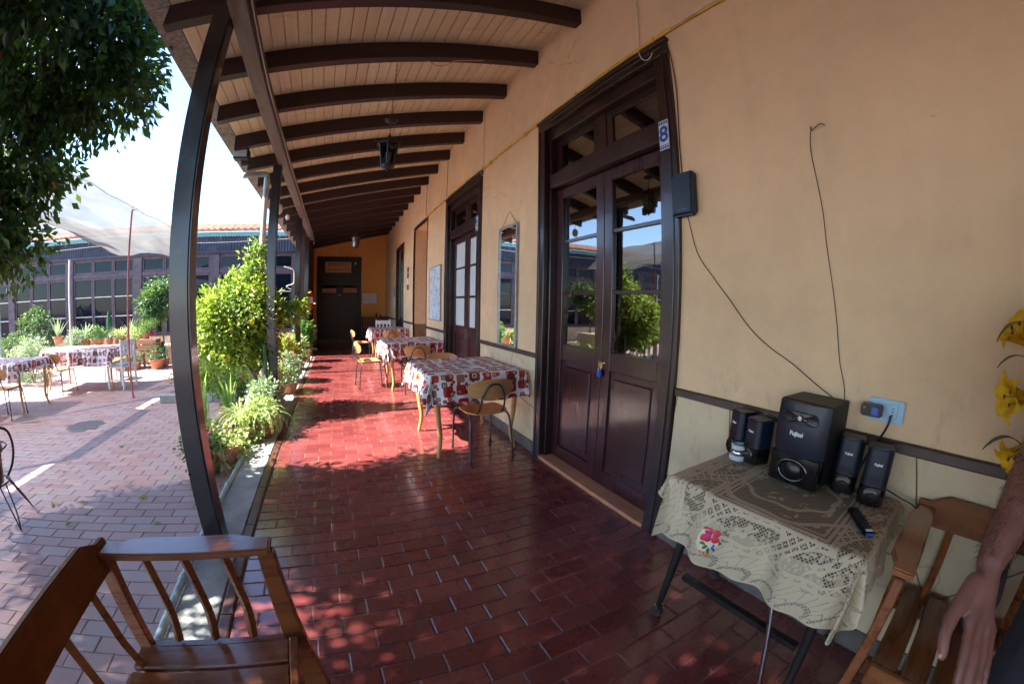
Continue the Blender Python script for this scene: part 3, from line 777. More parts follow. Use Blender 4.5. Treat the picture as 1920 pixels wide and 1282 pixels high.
# posts
def porch_post(y, w, label, z1=3.04, xc=-.82):
    t = thing('porch_post', label, 'post', (xc, y+w/2, CZ), group='posts along the porch edge')
    MB().box((-w/2, -w/2, 0), (w/2, w/2, z1-CZ)).build('shaft', 'post_wood', t, bevel=.010, seg=2)
    return t
p1 = porch_post(2.085, .120, 'nearest porch post, thick dark timber rising beside the slatted armchair', 3.165, -.872)
for (dy, z) in ((-.062, .42), (-.062, .55)): MB().ball((-.05, dy, z), .008, 8, 5).build('nail', 'iron', p1)
p2 = porch_post(4.72, .105, 'second porch post, dark timber standing among the lemon leaves')
p3 = porch_post(7.78, .105, 'third porch post, slim timber behind the flowering pots')
p4 = porch_post(9.95, .105, 'last porch post, bluish timber next to the fire extinguisher')

# ================================================================== across the courtyard: glazed building
FY = 13.0
cb = thing('courtyard_building', 'long glazed building with mauve window frames across the courtyard', 'building', (-7, FY, CZ))
class CB(MB):
    def build(s, name, mat, parent=None, **k):
        s.v = [(a+7, b-FY, c-CZ) for a, b, c in s.v]; return MB.build(s, name, mat, parent if parent is not None else cb, **k)
PIL = [-1.35, -4.15, -6.95, -9.75, -12.55, -15.35]
CB().box((-17, FY, CZ-.1), (-1.02, FY+.25, .47)).build('plinth', 'plinth_paint', bevel=.01)
CB().box((-17, FY-.03, .47), (-1.02, FY+.25, .53)).build('sill', 'mauve_frame', bevel=.006)
CB().box((-17, FY-.02, 3.0), (-1.02, FY+.25, 3.12)).build('lintel', 'mauve_frame', bevel=.006)
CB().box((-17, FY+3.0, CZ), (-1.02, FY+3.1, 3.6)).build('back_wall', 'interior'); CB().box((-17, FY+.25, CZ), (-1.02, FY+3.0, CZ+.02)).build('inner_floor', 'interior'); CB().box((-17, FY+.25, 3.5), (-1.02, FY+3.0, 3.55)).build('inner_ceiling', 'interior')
for p in PIL: CB().box((p-.16, FY-.035, .53), (p+.16, FY+.2, 3.0)).build('pillar', 'mauve_frame', bevel=.008)
for a, b in zip(PIL[1:], PIL[:-1]):
    x0, x1 = a+.16, b-.16; w = (x1-x0)/3
    CB().box((x0, FY-.01, 2.42), (x1, FY+.1, 2.54)).build('transom', 'mauve_frame', bevel=.005)
    for i in range(3):
        s_, e_ = x0 + i*w, x0 + (i+1)*w
        for z0, z1, nb in ((.53, 2.42, 2), (2.54, 3.0, 0)):
            f = CB(); t = .065
            f.box((s_+.004, FY+.02, z0), (s_+t, FY+.09, z1)); f.box((e_-t, FY+.02, z0), (e_-.004, FY+.09, z1)); f.box((s_+t, FY+.02, z0), (e_-t, FY+.09, z0+t)); f.box((s_+t, FY+.02, z1-t), (e_-t, FY+.09, z1))
            fo = f.build('window', 'mauve_frame', bevel=.004)
            CB().box((s_+t, FY+.05, z0+t), (e_-t, FY+.055, z1-t)).build('pane', 'dark_glass', fo)
            for q in range(nb):
                zz = z0 + (z1-z0)*(q+1)/(nb+1); CB().box((s_+t, FY+.028, zz-.012), (e_-t, FY+.049, zz+.012)).build('glazing_bar', 'white_pvc' if rng.random() < .8 else 'mauve_frame', fo)
# ribbed slate-coloured band under the gutter, each panel a sheet
for i in range(16):
    a = -17 + i*1.0; b = CB(); n = 20; vs = []
    for k in range(n+1):
        xx = a + k*.998/n; vs += [(xx, FY+.02+.02*math.cos(k*math.pi), 3.12), (xx, FY+.02+.02*math.cos(k*math.pi), 3.6)]
    b.add(vs, [(2*k, 2*k+2, 2*k+3, 2*k+1) for k in range(n)]).build('ribbed_panel', 'slate_paint')
CB().tube([(-17, FY-.06, 3.06), (-1.05, FY-.06, 3.06)], .03, 10).build('drain_pipe', 'slate_paint', smooth=True)
gp = [(.0, .0), (-.13, .0), (-.16, .10), (-.15, .10), (-.12, .012), (0, .012)]
gt = CB(); n = len(gp); gt.add([(xx, FY+q[0], 3.60+q[1]) for xx in (-17, -1.05) for q in gp], [tuple(range(n-1, -1, -1)), tuple(range(n, 2*n))] + [(i, (i+1) % n, n+(i+1) % n, n+i) for i in range(n)]); gt.build('gutter', 'teal_paint')
# clay tiles: front rows as single tiles, the rest of the slope behind as one field
tv = []; tf = []
def teja(ox, oy, oz, lst_v, lst_f):
    n0 = len(lst_v); K = 7
    for yy, r in ((0, .085), (.42, .070)):
        for k in range(K):
            a_ = math.pi*k/(K-1); lst_v.append((ox + r*math.cos(a_), oy + yy, oz + yy*.26 + r*math.sin(a_)*.8))
    for k in range(K-1): lst_f.append((n0+k, n0+K+k, n0+K+k+1, n0+k+1))
    lst_f.append(tuple(n0+k for k in range(K)))
v0 = []; f0 = []; teja(0, 0, 0, v0, f0); tme = bpy.data.meshes.new('roof_tile'); tme.from_pydata(v0, [], f0); tme.materials.append(M['teja'])
for i in range(76):
    x = -1.2 - i*.21
    if i % 1 == 0:
        o = bpy.data.objects.new('roof_tile', tme); COL.objects.link(o); o.parent = cb; o.location = (x+7 + rng.uniform(-.012, .012), -.22 + rng.uniform(-.02, .02), 3.74-CZ + rng.uniform(-.008, .008)); o.rotation_euler = (0, 0, rng.uniform(-.05, .05))
    for r_ in range(1, 8): teja(x + rng.uniform(-.01, .01), FY-.22 + r_*.36, 3.74 + r_*.36*.26 + rng.uniform(0, .01), tv, tf)
o = CB().add(tv, tf).build('roof_tile_field', 'teja', smooth=True); tag(o, kind='stuff')
vs = [(-17, FY-.24, 3.70), (-1.05, FY-.24, 3.70), (-1.05, FY+2.9, 4.50), (-17, FY+2.9, 4.50)]
CB().add(vs + [(a, b, c+.03) for a, b, c in vs], [(3,2,1,0),(4,5,6,7),(0,1,5,4),(1,2,6,5),(2,3,7,6),(3,0,4,7)]).build('roof_deck', 'teja')
strand_ = CB(); CB().tube(pts_smooth([(-17, FY-.2, 3.40), (-12, FY-.2, 3.33), (-7.8, FY-.2, 3.42), (-3.9, FY-.2, 3.36), (-1.1, FY-.2, 3.5)]), .012, 6).build('service_cable', 'cable_white', smooth=True)

# ------------------------------------------------------------------ shade sails
def sail(name, label, x0, x1a, y0, y1, z, far_drop, skew=0.0, seed=1, flap=None, gaps=None):
    rs = np.random.RandomState(seed); nx, ny = 46, 120; vs = []; U = []
    for j in range(ny+1):
        v = j/ny
        for i in range(nx+1):
            u = i/nx; yq = y0 + (y1-y0)*v; x1 = x1a if not gaps or any(a < yq < b for a, b in gaps) else x1a + .34; xx = x0 + (x1-x0)*u + .05*math.sin(v*9)*(u < .02); ye = y1 + skew*(1-u)
            yy = y0 + (ye-y0)*v
            sag = .20*math.sin(math.pi*u)*(.55+.45*math.sin(v*math.pi*3.0)**2)
            zz = z - sag - far_drop*max(0, v-.72)**1.5*6.75*(1.0-.75*u) + .018*math.sin(yy*5.1 + u*7) + .012*math.sin(u*23 + yy*2)
            if flap and v > .93 and u > .45: zz -= (v-.93)/.07*.42*(u-.45)*1.8
            vs.append((xx - x0, yy - y0, zz - z))
    fs = [(j*(nx+1)+i, j*(nx+1)+i+1, (j+1)*(nx+1)+i+1, (j+1)*(nx+1)+i) for j in range(ny) for i in range(nx)]
    t = thing(name, label, 'shade sail', (x0, y0, z))
    MB().add(vs, fs).build('cloth', 'shade_cloth', t, smooth=True)
    for uu in (0, nx): MB().tube([vs[j*(nx+1)+uu] for j in range(0, ny+1, 4)], .008, 6).build('edge_rope', 'cable_white', t, smooth=True)
    return t
sail('shade_sail', 'pale shade cloth stretched over the courtyard behind the nearest post', -5.85, -3.62, -4.5, 9.3, 3.02, .36, .6, 1, True)
sail('shade_sail', 'second pale shade cloth further out over the left tables', -9.4, -6.10, -4.5, 9.2, 3.13, .15, -4.0, 2, None, ((3.0, 3.75), (5.8, 6.75)))
def pole(x, y, z0, z1, r, mat, label, lean=(0, 0)):
    t = thing('sail_pole', label, 'pole', (x, y, z0), group='poles holding up the shade cloth')
    MB().tube([(0, 0, 0), (lean[0]*.5+.01, lean[1]*.5, (z1-z0)/2), (lean[0], lean[1], z1-z0)], r, 10).build('shaft', mat, t, smooth='auto')
    MB().lathe([(r*2.2, 0), (r*2.2, .012), (r*1.1, .02)], 12).build('foot', mat, t)
    MB().lathe([(r*1.3, 0), (r*1.3, .04)], 12, (lean[0], lean[1], z1-z0-.03)).build('cap', mat, t)
pole(-3.74, 6.56, CZ, 3.03, .017, 'red_pole', 'thin red pole standing in the paving beside the white chair', (.03, .05))
pole(-7.3, 9.7, CZ, 2.62, .022, 'white_pvc', 'thin pale pole behind the long patterned table')
pole(-8.5, 8.3, CZ, 2.3, .05, 'pipe_paint', 'thick blue-white pole at the far left under the tree')
mh = thing('manhole_cover', 'round grey manhole cover set in the courtyard tiles', 'manhole cover', (-3.65, 4.93, CZ))
MB().lathe([(.245, -.02), (.245, -.001), (.235, .001), (0.001, .001)], 36).build('lid', 'manhole_iron', mh)
MB().lathe([(.268, -.02), (.268, .0005), (.250, .0005), (.250, -.02)], 36).build('rim', 'court_joint', mh)
for k in range(6): MB().box((-.19, -.165+k*.066-.008, .001), (.19, -.165+k*.066+.008, .004)).build('rib', 'manhole_iron', mh)

# ================================================================== foliage
def leaf_arrays(c, d, L, Wd, rs, fold=.25):
    """c centres (n,3), d unit directions (n,3) -> folded four-point leaves"""
    n = len(c); a = rs.normal(size=(n, 3)); s = np.cross(d, a); s /= np.linalg.norm(s, axis=1, keepdims=True) + 1e-9
    nm = np.cross(s, d); L = L[:, None]; Wd = Wd[:, None]
    b = c - d*L*.5; t = c + d*L*.5 - nm*L*.12; m = c - d*L*.05
    l = m + s*Wd*.5 + nm*Wd*fold; r = m - s*Wd*.5 + nm*Wd*fold
    return np.stack([b, r, t, l], 1).reshape(-1, 3)
def leaf_object(name, V, mat, parent, nper=4):
    n = len(V)//nper; me = bpy.data.meshes.new(name); me.vertices.add(len(V)); me.vertices.foreach_set('co', V.astype(np.float32).ravel())
    tri = np.arange(n)[:, None]*4 + np.array([[0, 1, 2, 0, 2, 3]]); tri = tri.reshape(-1)
    me.loops.add(len(tri)); me.loops.foreach_set('vertex_index', tri.astype(np.int32)); me.polygons.add(len(tri)//3)
    me.polygons.foreach_set('loop_start', (np.arange(len(tri)//3)*3).astype(np.int32)); me.update(calc_edges=True); me.validate()
    return link(name, me, mat, parent)
def unit(a): return a/(np.linalg.norm(a, axis=1, keepdims=True) + 1e-9)
def crown(name, blobs, mat, parent, L=.07, Wr=.42, seed=0, per=26, cr=.13, droop=.35, shell=.55, out=.6):
    """blobs: (centre, radii, number of leaf clumps)"""
    rs = np.random.RandomState(seed); allV = []; cl = []
    for c, r, n in blobs:
        d = unit(rs.normal(size=(n, 3))); q = rs.uniform(0, 1, n)**(1/3.0); q = np.where(rs.uniform(size=n) < shell, .72 + .34*rs.uniform(size=n), q)
        C = np.array(c) + d*q[:, None]*np.array(r)
        cl.append(C); k = per + rs.randint(-per//3, per//3+1, n)
        idx = np.repeat(np.arange(n), k); off = rs.normal(size=(len(idx), 3))*cr*.55
        P = C[idx] + off; dd = unit(unit(off)*.6 + d[idx]*out + rs.normal(size=off.shape)*.35 + np.array([0, 0, -droop]))
        Ls = L*rs.uniform(.6, 1.25, len(P)); allV.append(leaf_arrays(P, dd, Ls, Ls*Wr*rs.uniform(.8, 1.2, len(P)), rs))
    V = np.concatenate(allV); return leaf_object(name, V, mat, parent), np.concatenate(cl)
def blades(name, mat, parent, n, L, w, seed=0, arch=.8, base_r=.03, up=1.0, spread=1.0, o=(0,0,0), seg=6):
    rs = np.random.RandomState(seed); b = MB()
    for i in range(n):
        a = rs.uniform(0, 2*math.pi); le = L*rs.uniform(.6, 1.15); tilt = spread*rs.uniform(.15, 1.0); bend = arch*rs.uniform(.5, 1.3); ww = w*rs.uniform(.7, 1.2)
        p = Vector((o[0] + base_r*math.cos(a)*rs.uniform(0, 1), o[1] + base_r*math.sin(a)*rs.uniform(0, 1), o[2])); vs = []
        th = tilt*.6
        for k in range(seg+1):
            t = k/seg; wk = ww*(.55 + .9*t if t < .35 else max(.04, 1.0*(1-(t-.35)/.65)**.7))
            sd = Vector((-math.sin(a), math.cos(a), 0)); nrm = Vector((math.cos(a)*math.cos(th), math.sin(a)*math.cos(th), -math.sin(th)))
            vs += [tuple(p - sd*wk/2 - nrm*wk*.12), tuple(p + sd*wk/2 - nrm*wk*.12)]
            p = p + Vector((math.cos(a)*math.sin(th), math.sin(a)*math.sin(th), math.cos(th)*up))*(le/seg); th += bend/seg*(1+t)
        b.add(vs, [(2*k, 2*k+1, 2*k+3, 2*k+2) for k in range(seg)])
    return b.build(name, mat, parent, smooth=True)
def limb(b, pts, r0, r1, n=8):
    P = pts_smooth(pts, 5); b.tube(P, [r0 + (r1-r0)*i/(len(P)-1) for i in range(len(P))], n)

# ---- the orange tree that hangs over the left of the picture
ot = thing('orange_tree', 'dark leafy orange tree overhanging the courtyard at the upper left', 'tree', (-3.7, .9, CZ))
def ol(x, y, z): return (x+3.7, y-.9, z-CZ)
b = MB(); limb(b, [ol(-3.7, .9, CZ-.05), ol(-3.66, .92, .7), ol(-3.6, .95, 1.5)], .13, .10, 12); b.build('trunk', 'bark', ot, smooth=True)
for k, pts in enumerate([[(-3.6,.95,1.4),(-3.3,1.3,2.1),(-2.9,1.9,2.8),(-2.3,2.4,3.2)], [(-3.6,.95,1.4),(-3.9,.6,2.2),(-4.0,.1,3.1),(-4.1,-.2,3.9)], [(-3.6,.95,1.5),(-3.4,.6,2.4),(-3.0,.3,3.3),(-2.6,.0,4.0)],
                         [(-3.3,1.3,2.1),(-3.5,2.0,2.6),(-3.6,2.7,2.9)], [(-2.9,1.9,2.8),(-2.8,2.2,3.6),(-2.6,2.3,4.3)], [(-3.6,.95,1.5),(-3.8,1.3,2.6),(-3.7,1.6,3.8)], [(-3.0,.3,3.3),(-2.5,.6,3.5),(-2.1,.9,3.6)]]):
    b = MB(); limb(b, [ol(*p) for p in pts], .06, .012); b.build('limb', 'bark', ot, smooth=True)
OB = [((-2.45, 2.35, 3.60), (.95, .85, 1.05), 330), ((-2.05, 2.75, 3.25), (.50, .50, .62), 110), ((-2.95, 2.70, 2.60), (.72, .60, .62), 170), ((-3.05, 2.55, 2.05), (.55, .50, .42), 90), ((-3.6, 2.6, 2.2), (.6, .5, .6), 90),
      ((-3.5, 1.1, 3.6), (1.25, 1.1, 1.35), 330), ((-2.9, .35, 3.6), (1.1, 1.0, 1.1), 270), ((-3.6, -.5, 3.7), (1.3, 1.1, 1.3), 220), ((-2.5, 1.4, 4.3), (1.0, 1.2, .9), 230), ((-2.2, 1.6, 3.5), (.6, .7, .7), 100), ((-2.8, -.9, 3.9), (1.2, 1.2, 1.2), 170), ((-3.4, -2.2, 3.8), (1.3, 1.1, 1.2), 170), ((-4.1, 2.4, 3.3), (1.0, .8, 1.1), 160), ((-2.85, 3.0, 1.85), (.28, .25, .25), 18)]
fo, cl = crown('crown', [(ol(*c), r, n) for c, r, n in OB], 'leaf_orange', ot, L=.092, Wr=.52, seed=11, per=27, cr=.165, droop=.45, shell=.45)
tw = MB(); rs = np.random.RandomState(6); cen = np.array([ol(*c) for c, r, n in OB])
for p in cl[rs.permutation(len(cl))[:900]]:
    c0 = cen[np.argmin(((cen-p)**2).sum(1))]; a = p + (c0-p)*rs.uniform(.35, .6) + rs.normal(size=3)*.05; mid = (a+p)/2 + rs.normal(size=3)*.03
    tw.tube([tuple(a), tuple(mid), tuple(p + rs.normal(size=3)*.04)], [.006, .004, .0018], 4, cap=False)
tag(tw.build('twigs', 'bark', ot), kind='stuff')
rs = np.random.RandomState(5); pick = cl[rs.permutation(len(cl))[:26]]
for p in pick: MB().ball(tuple(p + np.array([0, 0, -.08])), .036, 12, 8).build('orange', 'orange_fruit', ot, smooth=True)
MB().ball(ol(-2.42, 2.02, 2.93), .036, 12, 8).build('orange', 'orange_fruit', ot, smooth=True)

# ---- lemon bush by the second post
lt = thing('lemon_tree', 'bright yellow-green lemon tree full of fruit beside the second post', 'tree', (-1.12, 4.9, CZ))
b = MB(); limb(b, [(0, 0, 0), (.02, -.02, .28), (.05, -.03, .62), (0, .02, .95)], .042, .030, 10); b.build('trunk', 'thin_bark', lt, smooth=True)
for pts in ([(.05,-.03,.6),(.25,-.1,.9),(.42,-.12,1.2)], [(.04,-.03,.6),(-.2,0,.95),(-.42,.05,1.25)], [(0,.02,.9),(.0,.05,1.5),(.03,.1,2.05)], [(0,0,.9),(.2,.25,1.3),(.25,.4,1.5)], [(0,0,.9),(-.2,-.25,1.3),(-.3,-.3,1.5)]):
    b = MB(); limb(b, pts, .022, .006, 6); b.build('limb', 'thin_bark', lt, smooth=True)
LB = [((-.10, .05, 1.36), (.50, .46, .46), 150), ((-.36, .0, 1.20), (.36, .38, .44), 90), ((.14, .22, 1.25), (.30, .30, .36), 40), ((.02, .08, 1.88), (.16, .16, .26), 22), ((.06, .1, 2.1), (.07, .07, .12), 6), ((.50, .05, 1.42), (.22, .14, .10), 14), ((-.05, .0, .92), (.42, .40, .20), 50), ((-.55, .1, .95), (.22, .25, .3), 30)]
fo, cl = crown('crown', [(c, r, int(n*.8)) for c, r, n in LB], 'leaf_lemon', lt, L=.078, Wr=.5, seed=21, per=17, cr=.115, droop=.25, shell=.7)
crown('sun_tinted_leaves', [(c, tuple(q*1.05 for q in r), int(n*.35)) for c, r, n in LB], 'leaf_pale', lt, L=.048, Wr=.5, seed=22, per=16, cr=.09, droop=-.1, shell=.95)  # small outer leaves, paler colour stands for bleaching by the sunlight
crown('shade_tinted_leaves', [(c, tuple(q*.75 for q in r), int(n*.45)) for c, r, n in LB], 'leaf_mid', lt, L=.085, Wr=.46, seed=23, per=16, cr=.12, droop=.45, shell=.1)  # darker leaf colour inside stands in for the crown's inner shade
tw = MB(); rs = np.random.RandomState(9)
for p in cl[rs.permutation(len(cl))[:150]]:
    a = np.array([.0, .03, 1.0]) + (p - np.array([.0, .03, 1.0]))*rs.uniform(.3, .55); tw.tube([tuple(a), tuple((a+p)/2 + rs.normal(size=3)*.02), tuple(p)], [.005, .0035, .0015], 4, cap=False)
tag(tw.build('twigs', 'thin_bark', lt), kind='stuff')
rs = np.random.RandomState(8)
for p in cl[rs.permutation(len(cl))[:34]]:
    MB().ball(tuple(p + np.array([0, 0, -.05])), .027, 10, 7, (1, 1, 1.2)).build('lemon', 'lemon_fruit', lt, smooth=True)

def pot_mesh(r, h, mat, parent, o=(0, 0, 0), n=24, rim=True):
    pr = [(r*.68, 0), (r*.74, h*.1), (r*.95, h*.8)] + ([(r*1.06, h*.8), (r*1.06, h), (r*.93, h), (r*.90, h*.86), (.001, h*.86)] if rim else [(r, h), (r*.9, h), (r*.86, h*.9), (.001, h*.9)])
    MB().lathe(pr, n, o).build('pot', mat, parent, smooth='auto')
    MB().lathe([(r*.91, h*.868), (r*.5, h*.885), (.001, h*.89)], n, o).build('soil', 'earth', parent, smooth=True)
def potted(name, label, loc, r, h, potmat, kind, seed, group=None, size=1.0, flowers=None, cat='potted plant'):
    t = thing(name, label, cat, loc, rng.uniform(0, 6), group); pot_mesh(r, h, potmat, t); z = h*.88; rs = np.random.RandomState(seed)
    if kind == 'spider': blades('leaves', 'leaf_pale', t, int(85*size), .42*size, .016, seed, 1.9, r*.5, o=(0, 0, z))
    elif kind == 'strap': blades('leaves', 'leaf_strap', t, 16, .52*size, .04, seed, .35, r*.5, spread=.45, o=(0, 0, z))
    elif kind == 'cascade':
        blades('leaves', 'leaf_pale', t, int(70*size), .36*size, .018, seed, 2.6, r*.7, spread=1.4, o=(0, 0, z))
        crown('trailing_leaves', [((0, 0, z+.06), (r*1.25, r*1.25, .14*size), int(46*size)), ((r*.9, 0, z-.06), (.1, .18, .12), 12)], 'leaf_pale', t, L=.042, Wr=.7, seed=seed, per=18, cr=.07, droop=.3)
    elif kind == 'agave': blades('leaves', 'leaf_silver', t, 16, .40*size, .05, seed, .25, r*.3, spread=1.1, o=(0, 0, z))
    elif kind == 'cactus':
        for q in range(3):
            x, y_ = rs.uniform(-r*.4, r*.4), rs.uniform(-r*.4, r*.4); hh = .30*size*rs.uniform(.7, 1.2)
            MB().lathe([(.03, 0), (.045, hh*.3), (.045, hh*.8), (.028, hh*.95), (.002, hh)], 9, (x, y_, z-.01)).build('stem', 'leaf_deep', t, smooth='auto')
    else:
        mt = {'bush': 'leaf_mid', 'silver': 'leaf_silver', 'deep': 'leaf_deep', 'yellow': 'leaf_yellow', 'pale': 'leaf_pale'}[kind]
        b = MB()
        for q in range(5):
            a = q*1.3; limb(b, [(0, 0, z-.02), (r*.3*math.cos(a), r*.3*math.sin(a), z+.1*size), (r*.8*math.cos(a), r*.8*math.sin(a), z+.25*size)], .006, .002, 5)
        tag(b.build('stems', 'stem_green', t), kind='stuff')
        crown('leaves', [((0, 0, z+.17*size), (r*1.25+.03, r*1.25+.03, .20*size), int(48*size))], mt, t, L=.05*max(.8, size*.9), Wr=.62, seed=seed, per=17, cr=.075, droop=.15)
    if flowers:
        for q in range(flowers[1]):
            a = rs.uniform(0, 6.28); rr = r*1.2*math.sqrt(rs.uniform(0, 1)); zz = z + .22*size + rs.uniform(0, .16*size); fr = .028*rs.uniform(.8, 1.3); b = MB()
            for k in range(6):
                e = k*1.05; Mx = Matrix.Translation((rr*math.cos(a), rr*math.sin(a), zz)) @ Euler((rs.uniform(-.4, .4), rs.uniform(-.4, .4), e)).to_matrix().to_4x4()
                vs = [Mx @ Vector(p) for p in ((0, 0, 0), (fr*.7, -fr*.5, fr*.3), (fr*1.35, 0, fr*.25), (fr*.7, fr*.5, fr*.3))]; b.add(vs, [(0, 1, 2, 3)])
            b.build('flower', flowers[0], t)
    return t
G1 = 'potted plants along the porch edge'
potted('potted_plant', 'clay bowl with trailing seed pods at the foot of the plant cluster', (-1.16, 3.52, CZ), .17, .22, 'terracotta', 'cascade', 31, G1, .8)
potted('potted_plant', 'clay pot with long cascading stems resting on the concrete strip', (-.87, 4.06, -.01), .15, .19, 'terracotta_dark', 'cascade', 32, G1, 1.15)
potted('potted_plant', 'large sunlit spider plant in the middle of the plant cluster', (-1.08, 3.98, CZ), .16, .26, 'terracotta_pale', 'spider', 33, G1, 1.15)
potted('potted_plant', 'pale spider plant pressed against the nearest post', (-1.38, 3.75, CZ), .15, .22, 'terracotta', 'spider', 34, G1, .95)
potted('potted_plant', 'sword-leaved iris standing upright beside the nearest post', (-1.58, 4.25, CZ), .15, .22, 'terracotta', 'strap', 35, G1, 1.1)
potted('potted_plant', 'second sword-leaved iris behind the spider plants', (-1.35, 4.55, CZ), .14, .2, 'terracotta_dark', 'strap', 36, G1, .95)
potted('potted_plant', 'silvery bush with round leaves in front of the second post', (-.88, 4.42, CZ), .15, .2, 'terracotta', 'silver', 37, G1, 1.25)
potted('potted_plant', 'pot of pink geraniums right behind the second post', (-.98, 5.45, CZ), .17, .24, 'terracotta', 'pale', 38, G1, 1.35, ('flower_pink', 9))
potted('potted_plant', 'pot of red geraniums overhanging the dark kerb', (-.86, 6.15, CZ), .17, .26, 'terracotta', 'silver', 39, G1, 1.3, ('flower_red', 7))
potted('potted_plant', 'tall yellow-green pot plant by the third post', (-.98, 7.0, CZ), .19, .34, 'terracotta_pale', 'yellow', 40, G1, 1.6, ('flower_pink', 6))
potted('potted_plant', 'orange-flowered pot between the third and last posts', (-.92, 8.4, CZ), .18, .3, 'terracotta', 'pale', 41, G1, 1.6, ('flower_red', 6))
potted('potted_plant', 'furthest tall pot plant beside the wing wall', (-.84, 9.4, CZ), .16, .42, 'terracotta_pale', 'bush', 42, G1, 1.9)
potted('potted_plant', 'low flowering pot under the lemon tree', (-1.5, 5.1, CZ), .16, .2, 'terracotta', 'bush', 43, G1, 1.0, ('flower_red', 5))
potted('potted_plant', 'small pot with magenta flowers half hidden by the nearest post', (-1.30, 3.35, CZ), .11, .16, 'terracotta', 'bush', 44, G1, .7, ('flower_magenta', 6))
# low hedge growing behind the lemon tree
hd = thing('low_hedge', 'low dense hedge with yellow-green leaves behind the lemon tree', 'hedge', (-2.1, 6.6, CZ))
crown('leaves', [((0, 0, .28), (.55, .5, .30), 90), ((-.5, .35, .26), (.5, .4, .28), 70), ((.6, .2, .3), (.4, .5, .32), 70)], 'leaf_lemon', hd, L=.06, Wr=.55, seed=50, per=24, cr=.11)
b = MB()
for q in range(9): limb(b, [(-.6+q*.16, .1, -.02), (-.6+q*.16+.03, .12, .2), (-.62+q*.17, .15, .4)], .012, .005, 5)
tag(b.build('stems', 'thin_bark', hd), kind='stuff')
kbx = thing('bed_edging', 'low grey stone edging behind the spider plants', 'edging', (-2.1, 6.15, CZ))
for q in range(6): MB().box((-.9+q*.31, -.06, 0), (-.9+q*.31+.30, .06, .13)).build('stone', 'strip_concrete', kbx, bevel=.012)

# ---- along the plinth of the glazed building
G2 = 'potted plants along the glazed building'
def far(px, kind, z0, r, h, pm, seed, label, size=1.0, fl=None, y=9.9): 
    d = (px - 960); az = {0: 0}; return potted('potted_plant', label, (FARX(px, y), y, z0), r, h, pm, kind, seed, G2, size, fl)
def FARX(px, y): return -(y*(.4344 + (330-px)*.001765))
far(300, 'deep', CZ, .2, .24, 'terracotta', 61, 'wide low clay trough with cactus right of the wooden crate', 1.0, None, 9.75)
far(312, 'cactus', CZ, .14, .2, 'terracotta', 62, 'upright green cactus next to the nearest post', 1.4, None, 10.1)
far(268, 'pale', .42, .13, .17, 'terracotta', 63, 'clay pot on a stand beside the wooden crate', .9, None, 9.95)
far(251, 'silver', CZ, .12, .17, 'terracotta', 64, 'small clay pot with white flowers in front of the stand', .8, None, 9.7)
far(262, 'silver', CZ, .16, .2, 'terracotta_pale', 65, 'pale tin of whitish flowers below the stand', .85, None, 9.75)
far(240, 'spider', .42, .16, .22, 'terracotta_dark', 66, 'big arching spider plant behind the white chair', 1.35, None, 10.1)
far(258, 'agave', .50, .14, .2, 'terracotta', 67, 'spiky grey-green plant against the plinth', 1.25, None, 10.6)
far(285, 'bush', .62, .11, .15, 'terracotta', 68, 'small clay pot standing on the wooden crate', .7, None, 9.95)
far(295, 'bush', .66, .10, .14, 'magenta_pot', 69, 'bright magenta pot standing at the right of the crate', .7, None, 10.25)
far(235, 'deep', CZ, .13, .22, 'terracotta', 70, 'upright dark plant in an orange pot by the white chair', .9, None, 9.6)
far(200, 'bush', .38, .2, .18, 'terracotta', 71, 'clay trough of green shoots behind the long table', 1.1, None, 10.9)
far(178, 'agave', .38, .17, .2, 'terracotta', 72, 'blue-green agave in a clay trough behind the long table', 1.3, None, 10.9)
far(160, 'silver', .25, .18, .2, 'terracotta_dark', 73, 'silvery ball-shaped plant behind the long table', 1.3, None, 10.6)
far(125, 'agave', .5, .16, .2, 'terracotta', 74, 'thin-leaved blue agave left of the pale pole', 1.5, None, 10.9)
far(222, 'cactus', .45, .12, .16, 'terracotta_dark', 75, 'column cactus left of the spider plant', 2.2, None, 10.6)
far(276, 'deep', .55, .12, .16, 'terracotta_dark', 76, 'broad-leaved plant hanging over the plinth edge', 1.0, None, 10.6)
ct = thing('wooden_crate', 'orange wooden crate table holding pots near the plinth', 'crate', (FARX(289, 9.95), 9.95, CZ))
for z0, z1 in ((.44, .58), (.59, .71)): MB().box((-.27, -.17, z0), (.27, -.15, z1)).build('plank', 'crate_wood', ct, bevel=.004); MB().box((-.27, .15, z0), (.27, .17, z1)).build('plank', 'crate_wood', ct, bevel=.004)
MB().box((-.29, -.19, .385), (.29, .19, .42)).build('shelf', 'crate_wood', ct, bevel=.004); MB().box((-.28, -.14, .695), (.28, .14, .715)).build('top', 'crate_wood', ct, bevel=.004)
for sx in (-.25, .25):
    for sy in (-.14, .14): MB().box((sx-.025, sy-.025, 0), (sx+.025, sy+.025, .69)).build('leg', 'crate_wood', ct)
st = thing('plant_stand', 'thin iron plant stand holding the raised pots', 'plant stand', (FARX(262, 9.98), 9.98, CZ))
MB().box((-.75, -.2, .50), (.25, .22, .515)).build('tray', 'iron', st)
for sx in (-.72, -.25, .22):
    for sy in (-.17, .19): MB().tube([(sx, sy, 0), (sx, sy, .5)], .008, 6).build('leg', 'iron', st)
pl = thing('planter_ledge', 'long low cream ledge carrying clay troughs below the windows', 'ledge', (-7.6, 10.95, CZ)); MB().box((-3.4, -.28, 0), (2.9, .28, .47)).build('block', 'plinth_paint', pl, bevel=.012)
